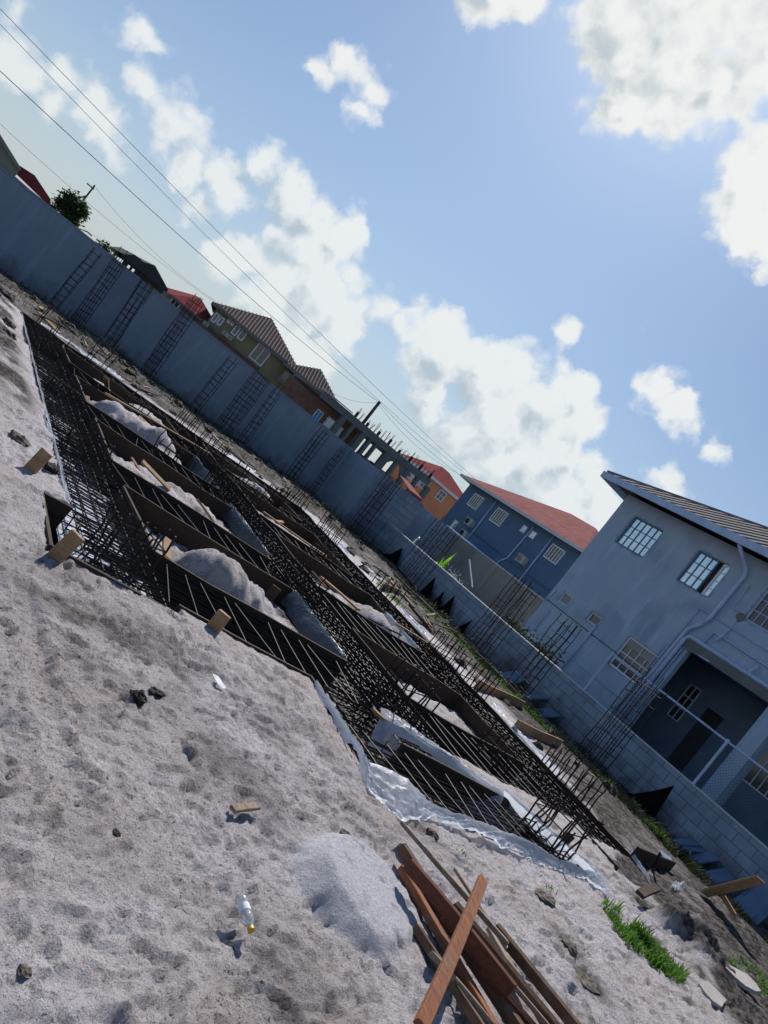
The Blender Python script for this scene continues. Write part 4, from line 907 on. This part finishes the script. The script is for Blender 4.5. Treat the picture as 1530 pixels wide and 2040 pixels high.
# chain link fence standing on the low wall
fn_ = thing('chain_link_fence', (14.47, 7, .95), 'chain link fence on pale pipe rails over the low wall', 'fence')
zt = pt(1400,1440,X=14.47).z; zt = max(1.5, zt)
MB().tube([(14.47, 10.9, zt), (14.47, -1, zt)], .022, 8).build('top_rail', 'pipe', fn_)
for y in (11.0-.05, 7.75, 4.5, 1.3): MB().tube([(14.47, y, .9), (14.47, y, zt+.05)], .03, 8).build('post', 'pipe', fn_)
b = MB(); st = .075
for k in range(int(11.5/st)):
    y = -1+k*st
    for s in (1, -1):
        y2 = y+s*(zt-.97)
        z0, z1 = .97, zt
        if y2 > 10.9: z1 = z0+(10.9-y); y2 = 10.9
        if y2 < -1: continue
        b.tube([(14.47+.004*s, y, z0), (14.47+.004*s, y2, z1)], .0019, 3, False)
b.build('mesh', 'galv', fn_)
for px, py, l in [(838,1062,'curled white pipe end standing on the low wall near the corner'),]:
    p = pt(px, py, X=14.6); b = MB(); b.tube([(14.62,p.y,.9),(14.62,p.y,1.1),(14.62,p.y-.06,1.2),(14.62,p.y-.14,1.17)], .03, 8); tag(b.build('pipe_stub', 'white', smooth=True), l, 'pipe')
b = MB(); b.tube([pt(935,1115,X=15.6), pt(941,1170,X=15.6)], .022, 6); tag(b.build('white_pole', 'white'), 'thin white pole leaning behind the low wall', 'pole')

# ------------------------------------------------------------------ houses
def wall_holes(ax, pl, a0, a1, z0, z1, th, holes):
    """wall in plane x=pl or y=pl running a0..a1, thickness th going away (+), with real openings"""
    b = MB(); A = sorted({a0, a1}|{v for h in holes for v in h[:2]}); ZZ = sorted({z0, z1}|{v for h in holes for v in h[2:]})
    P = (lambda d, a, z: (pl+d, a, z)) if ax == 'x' else (lambda d, a, z: (a, pl+d, z))
    def ish(a, z): return any(h[0] < a < h[1] and h[2] < z < h[3] for h in holes)
    for i in range(len(A)-1):
        for j in range(len(ZZ)-1):
            if ish((A[i]+A[i+1])/2, (ZZ[j]+ZZ[j+1])/2): continue
            for d in (0, th): b.add([P(d, A[i], ZZ[j]), P(d, A[i+1], ZZ[j]), P(d, A[i+1], ZZ[j+1]), P(d, A[i], ZZ[j+1])], [(0,1,2,3)])
    for (h0, h1, g0, g1) in list(holes)+[(a0, a1, z0, z1)]:
        for (p, q) in (((h0,g0),(h1,g0)), ((h0,g1),(h1,g1)), ((h0,g0),(h0,g1)), ((h1,g0),(h1,g1))):
            b.add([P(0, *p), P(0, *q), P(th, *q), P(th, *p)], [(0,1,2,3)])
    return b
def window(par, ax, pl, a0, a1, z0, z1, nx_, nz_, fm='white', pm='pane', rec=.07, fw_=.045, mw=.02, sill=False, boards=None):
    P = (lambda b, d0, d1, s0, s1, t0, t1: b.box(pl+d0, pl+d1, s0, s1, t0, t1)) if ax == 'x' else (lambda b, d0, d1, s0, s1, t0, t1: b.box(s0, s1, pl+d0, pl+d1, t0, t1))
    b = MB(); P(b, rec-.03, rec+.03, a0, a1, z0, z0+fw_); P(b, rec-.03, rec+.03, a0, a1, z1-fw_, z1)
    P(b, rec-.03, rec+.03, a0, a0+fw_, z0+fw_, z1-fw_); P(b, rec-.03, rec+.03, a1-fw_, a1, z0+fw_, z1-fw_)
    for i in range(1, nx_): c = a0+(a1-a0)*i/nx_; P(b, rec-.02, rec+.02, c-mw/2, c+mw/2, z0+fw_, z1-fw_)
    for i in range(1, nz_): c = z0+(z1-z0)*i/nz_; P(b, rec-.016, rec+.016, a0+fw_, a1-fw_, c-mw/2, c+mw/2)
    o = b.build('window', fm, par)
    g = MB(); P(g, rec+.004, rec+.012, a0+fw_*.9, a1-fw_*.9, z0+fw_*.9, z1-fw_*.9); g.build('pane', pm, o)
    if boards:
        for (s0, s1, t0, t1) in boards: g = MB(); P(g, rec-.028, rec-.022, s0, s1, t0, t1); g.build('boarding', 'card', o)
    return o
def hip(x0, x1, y0, y1, z, h, oh):
    x0 -= oh; x1 += oh; y0 -= oh; y1 += oh; b = MB(); w = x1-x0; d = y1-y0; cx = (x0+x1)/2; cy = (y0+y1)/2
    if d >= w: r0 = (cx, y0+w/2, z+h); r1 = (cx, y1-w/2, z+h); fs = [(0,1,4), (1,2,5,4), (2,3,5), (3,0,4,5)]
    else: r0 = (x0+d/2, cy, z+h); r1 = (x1-d/2, cy, z+h); fs = [(0,1,5,4), (1,2,5), (2,3,4,5), (3,0,4)]
    b.add([(x0,y0,z),(x1,y0,z),(x1,y1,z),(x0,y1,z), r0, r1], fs+[(3,2,1,0)]); return b
def fascia(x0, x1, y0, y1, z, oh, t=.03, hh=.17):
    x0 -= oh; x1 += oh; y0 -= oh; y1 += oh; b = MB()
    b.box(x0-t, x0, y0-t, y1+t, z-hh, z+.03).box(x1, x1+t, y0-t, y1+t, z-hh, z+.03).box(x0, x1, y0-t, y0, z-hh, z+.03).box(x0, x1, y1, y1+t, z-hh, z+.03); return b

# grey house -----------------------------------------------------------
XH = 16.8; GH = thing('grey_house', (XH, 8, 0), 'large grey rendered house with pipes on its wall and a ribbed dark roof', 'house')
wins = [(13.90,15.00,4.57,5.48),(11.60,12.63,4.52,5.47),(9.25,10.51,4.52,5.45),(11.60,12.66,1.76,2.66),(14.92,15.32,2.28,2.62),(13.67,14.10,2.31,2.61),(6.3,7.4,4.55,5.45)]
opens = [(8.78, 11.10, .0, 3.25), (2.5, 8.35, .0, 3.25)]
wall_holes('x', XH, .0, 15.7, 0, 5.95, .16, wins+opens).build('wall', 'house', GH)
wall_holes('y', 15.54, XH+.163, 25.2, 0, 5.95, .158, []).build('wall', 'house', GH)
MB().box(25.2, 25.36, 0, 15.7, 0, 5.95).box(XH+.17, 25.2, -.1, .0, 0, 5.95).build('wall', 'house', GH)
MB().box(XH+.165, 25.19, .01, 15.53, 3.3, 3.45).build('floor_slab', 'house_shaded', GH)
wall_holes('x', 19.0, .02, 13.1, .1, 3.3, .12, [(10.6,11.12,.12,2.45),(11.5,11.88,1.66,2.70),(8.3,9.55,1.55,2.60),(5.0,6.4,1.4,2.6)]).build('inner_wall', 'house_shaded', GH)
wall_holes('y', 13.1, XH+.17, 20.6, .1, 3.29, .12, []).build('inner_wall', 'house_shaded', GH)
MB().box(XH+.17, 25.1, .02, 15.5, -.05, .1).build('floor', 'house_shaded', GH)
window(GH, 'x', 19.0, 11.5, 11.88, 1.66, 2.70, 2, 3, 'white', 'panedark', 0.0, .03, .025); window(GH, 'x', 19.0, 8.3, 9.55, 1.55, 2.60, 6, 2, 'white', 'panedark', 0.0, .035, .028)
window(GH, 'x', 19.0, 5.0, 6.4, 1.4, 2.6, 6, 2, 'white', 'panedark', 0.0, .035, .028)
MB().box(19.03, 19.07, 10.62, 11.10, .12, 2.43).build('door', 'darkh', GH)
window(GH, 'x', XH, *wins[0], 5, 3, 'bluew', 'pane', fw_=.035, mw=.018)
wo2 = (11.60,12.63,4.52,5.47)
window(GH, 'x', XH, 11.98, 12.63, 4.52, 5.47, 3, 3, 'bluew', 'pane', fw_=.035, mw=.018); window(GH, 'x', XH, 11.60, 11.83, 4.52, 5.47, 1, 4, 'white', 'pane')
MB().box(XH+.13, XH+.15, 11.82, 11.99, 4.52, 5.47).build('curtain', 'curtain', GH)
window(GH, 'x', XH, *wins[2], 6, 3, 'pipe', 'panedark'); window(GH, 'x', XH, *wins[6], 6, 3, 'pipe', 'panedark')
window(GH, 'x', XH, *wins[3], 4, 4, 'white', 'panedark', mw=.024, boards=[(12.14,12.6,2.42,2.62),(11.66,12.08,2.40,2.62)])
window(GH, 'x', XH, *wins[4], 1, 1, 'cap', 'card'); window(GH, 'x', XH, *wins[5], 1, 1, 'cap', 'panedark')
# damp, unpainted render round the openings (irregular patches on the wall)
for (a0, a1, z0, z1) in wins[:4]+[wins[5]]:
    cy, cz = (a0+a1)/2, (z0+z1)/2; hw, hh = (a1-a0)/2, (z1-z0)/2; vs = []; n = 40; fs = []
    for i in range(n):
        a = 2*math.pi*i/n; s = 1/max(abs(math.cos(a)), abs(math.sin(a))); e = .012+rnd(0,.06)
        vs.append((XH-.003, cy+math.cos(a)*s*hw, cz+math.sin(a)*s*hh)); vs.append((XH-.003, cy+math.cos(a)*min(s, 1.3)*(hw+e), cz+math.sin(a)*min(s, 1.3)*(hh+e)))
    for i in range(n): j = (i+1) % n; fs.append((2*i, 2*i+1, 2*j+1, 2*j))
    b = MB(); b.add(vs, fs); b.build('render_patch', 'damp', GH)
b = MB(); pc = pt(1475,1230,X=XH); n = 14
b.add([(XH-.004, pc.y+.13*math.cos(i/n*6.283)*(1+rnd(-.2,.2)), pc.z+.12*math.sin(i/n*6.283)*(1+rnd(-.2,.2))) for i in range(n)], [tuple(range(n))]); b.build('render_patch', 'panedark', GH)
# beam over the carport, pillars
MB().box(XH-.12, XH-.004, 2.0, 11.2, 3.20, 3.43).build('beam', 'greyc', GH)
MB().box(XH-.10, XH+.25, 8.36, 8.74, 0, 3.19).build('pillar', 'house', GH); MB().box(XH-.10, XH+.25, 4.4, 4.75, 0, 3.19).build('pillar', 'house', GH)
# roof with real ribs
ex0, ex1, ey0, ey1, ez, rh, oh = XH, 25.3, 0, 15.7, 6.06, 2.1, .62
rf = hip(ex0, ex1, ey0, ey1, ez, rh, oh).build('roof', 'roofgrey', GH)
fascia(ex0, ex1, ey0, ey1, ez, oh, .06, .16).build('gutter', 'pipe', rf)
b = MB(); X0 = ex0-oh; Y0 = ey0-oh; Y1 = ey1+oh; hw = (ex1-ex0+2*oh)/2
k = 0
while Y0+.3+k*.34 < Y1-.1:
    y = Y0+.3+k*.34; run = min(hw, y-Y0, Y1-y); k += 1
    b.beam((X0+.02, y, ez+.028), (X0+run-.03, y, ez+.02+rh*run/hw), .15, .05)
b.build('roof_rib', 'rib', rf)
MB().tube([(X0, Y1, ez+.05), (X0+hw, Y1-hw, ez+rh+.05)], .06, 6).build('hip_cap', 'rib', rf)
def pipe(par, pts, r, m='pipe', name='pipe', n=8):
    P = [Vector(p) for p in pts]; Q = [P[0]]
    for i in range(1, len(P)-1):
        a = (P[i-1]-P[i]); c = (P[i+1]-P[i]); k = min(r*2.2, a.length*.4, c.length*.4); a.normalize(); c.normalize()
        s, e = P[i]+a*k, P[i]+c*k; Q += [s, (s+e)/2*.5+P[i]*.5, e]
    Q.append(P[-1]); return MB().tube(Q, r, n).build(name, m, par, smooth=True)
def hp2(px, py, d=.08): p = pt(px, py, X=XH); return Vector((XH-d, p.y, p.z))
def P3(y, z, d=.08): return Vector((XH-d, y, z))
pipe(GH, [(XH-.55,11.45,5.93),(XH-.4,11.3,5.75),P3(11.12,5.5),P3(11.14,4.0),P3(11.42,3.62),P3(11.46,.2)], .055, name='downpipe')
pipe(GH, [P3(2,3.50,.1),P3(11.22,3.48,.1),P3(11.30,3.38,.1),P3(11.33,.2,.1)], .055, name='waste_pipe')
pipe(GH, [P3(2,3.72,.05),P3(10.85,3.88,.05),P3(10.87,3.5,.05)], .022)
pipe(GH, [P3(2,4.02,.04),P3(11.55,4.20,.04),P3(11.58,.2,.04)], .016)
pipe(GH, [hp2(1495,1168,.03),hp2(1460,1212,.03),hp2(1485,1224,.03)], .014); pipe(GH, [hp2(1470,1235,.03),hp2(1448,1264,.03)], .016)
pipe(GH, [P3(11.22,.3,.05),P3(11.22,3.2,.05),P3(10.4,3.22,.14)], .02)
pipe(GH, [P3(11.68,.3,.03),P3(11.68,3.0,.03)], .014)
pipe(GH, [P3(15.6,2.64,.03),P3(15.0,2.05,.03)] if 0 else [hp2(1110,1176,.03),hp2(1085,1198,.03)], .016); pipe(GH, [hp2(1084,1207,.03),hp2(1095,1217,.03),hp2(1064,1257,.03)], .013)
pipe(GH, [hp2(1190,1246,.05),hp2(1178,1262,.06),hp2(1120,1335,.06)], .03, name='waste_pipe')
pipe(GH, [P3(15.6,2.12,.02),P3(11.8,2.08,.02)], .010, 'wire', 'cable'); pipe(GH, [P3(15.6,1.28,.03),P3(11.7,1.25,.03)], .012)
for px, py in [(1500,1340),(1435,1275)]:
    p = hp2(px, py, .12); MB().tube([p+Vector((0,0,-.12)), p, p+Vector((0,-.06,.12)), p+Vector((0,-.05,.2))], [.035,.04,.04,.03], 8).build('pipe_trap', 'pipe', GH, smooth=True)

# blue house ---------------------------------------------------------------
XB = 28; BH = thing('blue_house', (XB, 31, 0), 'two storey dark blue house with a faded red roof and air units', 'house')
MB().box(XB, XB+8, 26.25, 36.45, 0, 5.2).build('wall', 'bluew', BH)
for a in [(34.5,35.48,4.0,4.85,5,1),(32.05,33.07,3.98,4.88,5,1),(27.0,28.03,4.0,4.83,5,1)]:
    window(BH, 'x', XB, a[0], a[1], a[2], a[3], a[4], a[5], 'white', 'panedark', -.03, .06, .05)
for a in [(30.2,30.55,4.42,4.82),(29.36,29.76,4.42,4.82)]: window(BH, 'x', XB, *a, 2, 1, 'white', 'pane', -.03, .05, .03)
r_ = hip(XB, XB+8, 26.25, 36.45, 5.28, 2.0, .55).build('roof', 'pinkroof', BH)
fascia(XB, XB+8, 26.25, 36.45, 5.28, .55, .04, .14).build('gutter', 'cap', r_)
for y, z in [(34.05,3.25),(28.92,3.25),(33.8,2.5)]:
    o = MB().box(XB-.32, XB-.02, y-.30, y+.30, z-.22, z+.22).build('air_unit', 'acw', BH)
    MB().tube([(XB-.33,y+.1,z),(XB-.335,y+.1,z)], .17, 16).build('fan_grille', 'panedark', o)
for ps in [[(33.5,5.15),(33.45,2.0)],[(29.85,5.0),(29.95,2.9),(30.3,2.5),(30.3,1.8)],[(28.28,5.15),(28.25,1.8)]]:
    pipe(BH, [(XB-.06, y, z) for y, z in ps], .045, 'pipe')
pipe(BH, [(XB-.05,33.4,2.9),(XB-.05,26.3,2.8)], .03, 'bluew')
MB().box(XB-.1, XB-.01, 35.0, 35.35, 2.3, 2.9).build('meter_box', 'white', BH)
MB().box(XB-1.6, XB-.02, 31.0, 32.6, 2.28, 2.36).build('canopy', 'bluesheet', BH)
pipe(BH, [(XB-2,33.2,2.3),(XB-2,26.2,2.2)], .03, 'white', 'yard_rail')

# orange house, two roofs ------------------------------------------------------
YO = 52; OH = thing('orange_house', (35, YO, 0), 'orange rendered house with a crimson sheet roof', 'house')
xl = pt(806,950,Y=YO).x+4.6; xr = pt(925,1000,Y=YO).x+1.2
MB().box(xl-3, xr, YO, YO+5, 0, 4.95).build('wall', 'orange', OH)
r_ = hip(xl-3, xr, YO, YO+5, 5.0, 1.35, .3).build('roof', 'redroof', OH); fascia(xl-3, xr, YO, YO+5, 5.0, .3, .04, .2).build('gutter', 'white', r_)
for px, py in [(829,954),(845,964),(878,987)]:
    p = pt(px, py, Y=YO); window(OH, 'y', YO, p.x-.42, p.x+.42, p.z-.45, p.z+.45, 2, 2, 'white', 'panedark', -.03, .09, .05)
p = pt(815,940,Y=YO); window(OH, 'y', YO, p.x-.42, p.x+.42, p.z-.45, p.z+.45, 2, 2, 'white', 'panedark', -.03, .09, .05)
# low red awning roof behind the block wall
b = MB(); a0, a1, a2, a3 = pt(815,975,Y=34), pt(842,996,Y=34), pt(858,1018,Y=34), pt(835,985,Y=36)
b.add([a0, a1, a1+Vector((0,0,-.25)), a0+Vector((0,0,-.25)), a0+Vector((.6,2.5,.35)), a1+Vector((.2,2.5,.35))], [(0,1,2,3), (0,4,5,1)]); tag(b.build('red_awning', 'pinkroof', solid=.04), 'small pinkish awning between the block wall and the orange house', 'awning')

# olive house -------------------------------------------------------------------
YL = 60; q0 = pt(429,606,Y=YL); OL = thing('olive_house', ((pt(429,606,Y=YL).x+pt(655,790,Y=YL).x)/2, YL, 0), 'olive green two storey house with brown ribbed roofs and white window frames', 'house')
xa = q0.x+.5; xb = pt(562,708,Y=YL).x; xc = pt(655,790,Y=YL).x
MB().box(xa, xb+1.6, YL, YL+9, 0, 4.9).build('wall', 'olive', OL); MB().box(xb+1.6, xc, YL-.6, YL+8, 0, 4.85).build('wall', 'cream', OL)
r_ = hip(xa, xb+1.4, YL, YL+9.4, 4.95, 2.25, .5).build('roof', 'brownroof', OL); fascia(xa, xb+1.4, YL, YL+9.4, 4.95, .5, .05, .22).build('gutter', 'greyc', r_)
r2 = hip(xb+1.0, xc, YL-.6, YL+8, 4.75, 1.6, .6).build('roof', 'brownroof', OL); fascia(xb+1.0, xc, YL-.6, YL+8, 4.75, .6, .05, .2).build('gutter', 'greyc', r2)
for r0, (gx0, gx1, gy0, ez_, rr) in ((r_, (xa-.5, xb+1.9, YL-.5, 4.97, 2.25)), (r2, (xb+.4, xc+.6, YL-1.2, 4.77, 1.6))):
    b = MB(); w = gx1-gx0; hw = w/2; kk = 1
    while kk*.28 < w:
        x = gx0+kk*.28; run = min(kk*.28, w-kk*.28); kk += 1
        b.beam((x, gy0+.02, ez_+.03), (x, gy0+run-.02, ez_+.02+rr*run/hw), .09, .05)
    b.build('roof_rib', 'rib', r0)
for px, py, w, h, nx_ in [(434,635,.34,.70,1),(444,642,.34,.62,1),(461,641,.22,.35,1),(468,646,.22,.35,1),(474,660,.40,.75,1),(487,668,.45,.85,1),(519,707,1.1,1.25,2)]:
    p = pt(px, py, Y=YL); window(OL, 'y', YL, p.x-w/2*1.15, p.x+w/2*1.15, p.z-h/2*1.15, p.z+h/2*1.15, nx_, 1, 'white', 'panedark', -.03, .10, .06)
for px, py, w, h in [(573,757,1.3,1.1),(592,775,1.2,1.0)]:
    p = pt(px, py, Y=YL-.6); window(OL, 'y', YL-.6, p.x-w/2, p.x+w/2, p.z-h/2, p.z+h/2, 2, 1, 'greyc', 'panedark', -.03, .12, .06)
for px, py in [(417,650),(454,668),(463,676)]:
    p = pt(px, py, Y=YL-.3); o = MB().box(p.x-.24, p.x+.24, YL-.5, YL-.02, p.z-.17, p.z+.17).build('air_unit', 'acw', OL); MB().tube([(p.x,YL-.51,p.z),(p.x,YL-.515,p.z)], .13, 12).build('fan_grille', 'panedark', o)
a = pt(405,650,Y=YL-1.2); c = pt(520,745,Y=YL-1.2)
b = MB(); b.add([a, c, c+Vector((0,0,-.5)), a+Vector((0,0,-.5)), a+Vector((0,1.2,.25)), c+Vector((0,1.2,.25))], [(0,1,2,3), (0,4,5,1)]); b.build('lean_to_roof', 'brickred', OL, solid=.05)
OL.rotation_euler.z = math.radians(-18)
# small house with red roof and pale wall
YR = 62; a = pt(340,590,Y=YR); c = pt(432,640,Y=YR); RH = thing('red_roofed_house', ((a.x+c.x)/2, YR, 0), 'pale bluish house with a red roof left of the olive house', 'house')
ze = pt(385,625,Y=YR).z; MB().box(a.x+.3, c.x+.6, YR, YR+6, 0, ze).build('wall', 'cream', RH); r_ = hip(a.x+.3, c.x+.6, YR, YR+6, ze+.05, 1.35, .5).build('roof', 'redroof', RH); fascia(a.x+.3, c.x+.6, YR, YR+6, ze+.05, .5, .05, .15).build('gutter', 'greyc', r_)
p = pt(350,602,Y=YR); window(RH, 'y', YR, p.x-.4, p.x+.4, p.z-.5, p.z+.3, 2, 1, 'white', 'panedark', -.03, .1, .06)
# dark unfinished gabled house
YD = 52; DH = thing('dark_house', (9.5, YD, 0), 'dark unfinished house seen against the sky with light through its upper openings', 'house')
x0, x1 = pt(246,520,Y=YD).x, pt(322,585,Y=YD).x
zz = pt(290,560,Y=YD).z; ze = 3.25
wh = [(x0+.35+.33*i, x0+.35+.33*i+.17, 2.55, 2.95) for i in range(3)]+[(x0+1.5, x0+1.8, 2.5, 2.8)]
wall_holes('y', YD, x0, x1, 0, ze, .12, wh).build('wall', 'darkh', DH); wall_holes('y', YD+5, x0, x1, 0, ze, .12, [(x0+.2, x1-1.2, 2.3, 3.1)]).build('wall', 'darkh', DH)
b = MB(); A_ = [pt(244,505,Y=YD), pt(268,507,Y=YD), pt(283,520,Y=YD), pt(307,528,Y=YD), pt(333,576,Y=YD)]
lo = [Vector((v.x, v.y, min(v.z-.12, 3.0))) for v in A_]; n = 5
vs = [v+Vector((0,-.4,0)) for v in A_]+[v+Vector((0,6,0)) for v in A_]+[v+Vector((0,-.4,0)) for v in lo]+[v+Vector((0,6,0)) for v in lo]
lo2 = 2*n; b.add(vs, [(i, i+1, n+i+1, n+i) for i in range(4)]+[(0,1,2,3,4, lo2+4, lo2+3, lo2+2, lo2+1, lo2)]+[tuple([n+i for i in range(n)]+[3*n+4-i for i in range(n)])]); b.build('roof', 'darkh', DH)
MB().box(x1-1.1, x1-.1, YD-.08, YD-.01, 2.2, 2.75).build('door', 'brickred', DH)
# far left house: dark gable, cream wall, red part
YF = 36; FH = thing('left_house', (0, YF, 0), 'house at the left edge with a dark gable and a cream wall', 'house')
a, c, e_ = pt(-60,180,Y=YF), pt(0,268,Y=YF), pt(42,336,Y=YF)
b = MB(); pp = [a, c, e_]; th = Vector((0,0,-.14))
b.add([v+Vector((0,-.3,0)) for v in pp]+[v+Vector((0,5,0)) for v in pp]+[v+Vector((0,-.3,0))+th for v in pp]+[v+Vector((0,5,0))+th for v in pp], [(0,1,4,3),(1,2,5,4),(0,6,7,1),(1,7,8,2),(2,8,11,5),(6,9,10,7),(7,10,11,8)]); b.build('roof', 'panedark', FH)
b = MB(); w_ = [v+th for v in pp]; b.add(w_+[Vector((v.x, YF, 0)) for v in pp]+[v+Vector((0,4.8,0)) for v in w_]+[Vector((v.x, YF+4.8, 0)) for v in pp], [(0,3,4,1),(1,4,5,2),(2,5,11,8),(6,9,10,7),(7,10,11,8)]); b.build('wall', 'cream', FH)
p = pt(8,335,Y=YF); window(FH, 'y', YF, p.x-.4, p.x+.2, 2.1, p.z, 1, 1, 'greyc', 'bluesheet', -.03, .05, .03)
RW = thing('red_house', (1.6, 37.5, 0), 'small red walled house with a red sheet roof beside the dark gable', 'house')
a, c, d_ = pt(40,331,Y=38), pt(69,350,Y=38), pt(101,398,Y=38); l0 = pt(38,362,Y=38); l1 = pt(95,408,Y=38)
b = MB(); b.add([a, c, d_, a+Vector((0,0,-.35)), l1+Vector((.05,0,0)), a+Vector((0,4,0)), c+Vector((0,4,0)), d_+Vector((0,4,0))], [(0,3,4,2,1), (0,1,6,5), (1,2,7,6)]); b.build('roof', 'redroof', RW, solid=.04)
MB().box(a.x, l1.x-.05, 38.1, 42, 0, l1.z+.02).build('wall', 'redwall', RW)
b = MB(); b.add([Vector((a.x,38.05,0)), Vector((l1.x-.1,38.05,0)), Vector((l1.x-.1,38.05,l1.z)), Vector((a.x,38.05,a.z-.45))], [(0,1,2,3)]); b.build('gable', 'redwall', RW, solid=.05)

# unfinished concrete frame -------------------------------------------------------
YU = 40; UF = thing('concrete_frame', (22, YU, 0), 'long unfinished concrete frame with bare bars standing on its roof beam', 'building')
a = pt(655,790,Y=YU); c = pt(704,826,Y=YU); e_ = pt(862,956,Y=YU); zb = 3.9
MB().box(a.x-.3, e_.x, YU, YU+.35, 3.58, 4.0).build('beam', 'greyc', UF)
MB().box(a.x-.3, e_.x, YU+5, YU+5.3, 3.58, 3.95).build('beam', 'greyc', UF); MB().box(a.x-.3, e_.x-.02, YU+.36, YU+4.99, 3.84, 3.96).build('slab', 'greyc', UF)
for px, py, w in [(674,850,.34),(694,864,.20),(715,880,.36),(728,890,.16),(741,900,.16),(765,918,.5),(784,933,.20),(826,966,.20),(806,950,.30),(846,985,.30)]:
    p = pt(px, py, Y=YU); MB().box(p.x-w/2, p.x+w/2, YU+.02, YU+.33, 0, 3.57).build('pillar', 'greyc', UF)
for i in range(8):
    x = a.x+i*.95; MB().box(x, x+.25, YU+5.02, YU+5.28, 0, 3.57).build('pillar', 'greyc', UF)
p = pt(625,828,Y=YU); q = pt(690,860,Y=YU)
x0, x1 = pt(600,800,Y=YU+1.2).x, pt(706,880,Y=YU+1.2).x
wl = []
for px, py in [(632,828),(655,842),(672,858)]: wl.append(pt(px, py, Y=YU+1.2))
wall_holes('y', YU+1.2, x0-1.5, x1-.2, 0, 3.5, .12, []).build('wall', 'brickred', UF)
for v, (w, h) in zip(wl, [(.5,.7),(.55,.6),(.5,.65)]): window(UF, 'y', YU+1.19, v.x-w/2, v.x+w/2, v.z-h/2, v.z+h/2, 2, 1, 'white', 'bluesheet' if v is wl[0] else 'pane', -.03, .05, .04)
MB().box(wl[0].x-.5, wl[0].x+.3, YU+1.05, YU+1.18, 2.1, 2.42).build('tarp', 'bluesheet', UF)
p = pt(720,888,Y=YU+.5); MB().box(p.x, p.x+1.5, YU+.4, YU+.55, 0, 2.55).build('parapet', 'greyc', UF)
p = pt(745,905,Y=YU+.5); MB().box(p.x+.1, p.x+2.0, YU+.4, YU+.55, 0, 2.6).build('parapet', 'stucco', UF)
p = pt(783,930,Y=YU+.2); b = MB(); n = 12       # arch panel
vs = [(p.x-.9+1.8*i/n, YU+.15, 3.57) for i in range(n+1)]+[(p.x-.9+1.8*i/n, YU+.15, 3.50-.9*abs(2*i/n-1)**2.2) for i in range(n+1)]
b.add(vs, [(i, i+1, n+2+i, n+1+i) for i in range(n)]); b.build('arch', 'greyc', UF, solid=.12)
rg = random.Random(5); n = 22
for i in range(n):
    x = c.x+.2+(e_.x-c.x-.5)*i/(n-1); hh = rg.uniform(.4,.85)
    b = MB()
    for k in range(3): b.tube([(x+.05*k, YU+.1+.06*k, 3.98), (x+.05*k+rg.uniform(-.05,.05), YU+.12, 4.0+hh*rg.uniform(.7,1))], .014, 4)
    if i % 3 == 0: b.box(x-.02, x+.10, YU+.05, YU+.2, 3.98, 4.0+hh*.5)
    b.build('starter_bars', 'rebar', UF)
x = pt(660,790,Y=YU).x; MB().beam((c.x-2.6,YU-.1,4.06),(c.x-.2,YU-.1,4.05),.3,.05).build('ledge_board', 'cap', UF)

# utility poles and wires -----------------------------------------------------------
def pole(b0, t0, Y, lab, r=.10, arm=True, name='utility_pole', lamp=False):
    p = pt(*t0, Y=Y); o = thing(name, (p.x, Y, 0), lab, 'pole' if not lamp else 'street lamp'); MB().tube([(p.x, Y, 0), (p.x, Y, p.z)], [r*1.2, r*.8], 8).build('post', 'wood', o)
    if arm: MB().beam((p.x-.45, Y, p.z-.25), (p.x+.12, Y, p.z-.25), .08, .08).build('crossarm', 'wood', o)
    if lamp:
        MB().tube([(p.x, Y, p.z-.05), (p.x+.5, Y, p.z+.12)], .04, 6).build('arm', 'wood', o); MB().beam((p.x+.45, Y, p.z+.12), (p.x+.85, Y, p.z+.08), .18, .08).build('lamp_head', 'greyc', o)
    return p
PT = pole(None, (757,800), 55, 'thick utility pole behind the unfinished frame where the wires meet', .16, False)
pole(None, (189,369), 60, 'slender utility pole beside the small tree', .07); pole(None, (160,455), 60, 'distant street lamp peeking over the tall wall', .05, False, 'street_lamp', True)
pole(None, (243,500), 58, 'thin bare post left of the dark house', .04, False)
def wire(a, c, sag, r, lab, n=24):
    P = [a.lerp(c, i/n)+Vector((0,0,-sag*4*(i/n)*(1-i/n))) for i in range(n+1)]; b = MB(); b.tube(P, r, 5, False)
    tag(b.build('power_line', 'wire'), lab, 'wire', 'overhead wires across the sky')
wire(pt(-60,85,Y=30), PT+Vector((0,0,-.1)), .35, .014, 'thickest overhead wire running down to the thick utility pole')
wire(pt(-60,-45,Y=40), pt(970,975,Y=62), .45, .013, 'upper wire of the close pair crossing the sky')
wire(pt(-60,-15,Y=40), pt(945,958,Y=62), .75, .011, 'lower wire of the close pair crossing the sky')
wire(pt(-60,190,Y=45), pt(440,610,Y=62), .4, .009, 'faint wire ending behind the olive house')
wire(pt(189,372,Y=60), pt(430,600,Y=62), .5, .009, 'faint wire leaving the slender pole')
wire(PT+Vector((0,0,-.1)), pt(935,960,Y=50), .25, .013, 'wire from the thick pole to the blue house roof')
wire(PT+Vector((0,0,-.25)), pt(905,940,Y=60), .5, .011, 'second slack wire right of the thick pole')
wire(PT+Vector((0,0,-.1)), pt(645,770,Y=58), .5, .010, 'short slack wire left of the thick pole to the olive roof')
wire(pt(165,455,Y=60), pt(240,500,Y=58), .05, .008, 'short thin wire between the lamp and the thin bare post')
SC.render.engine = 'CYCLES'
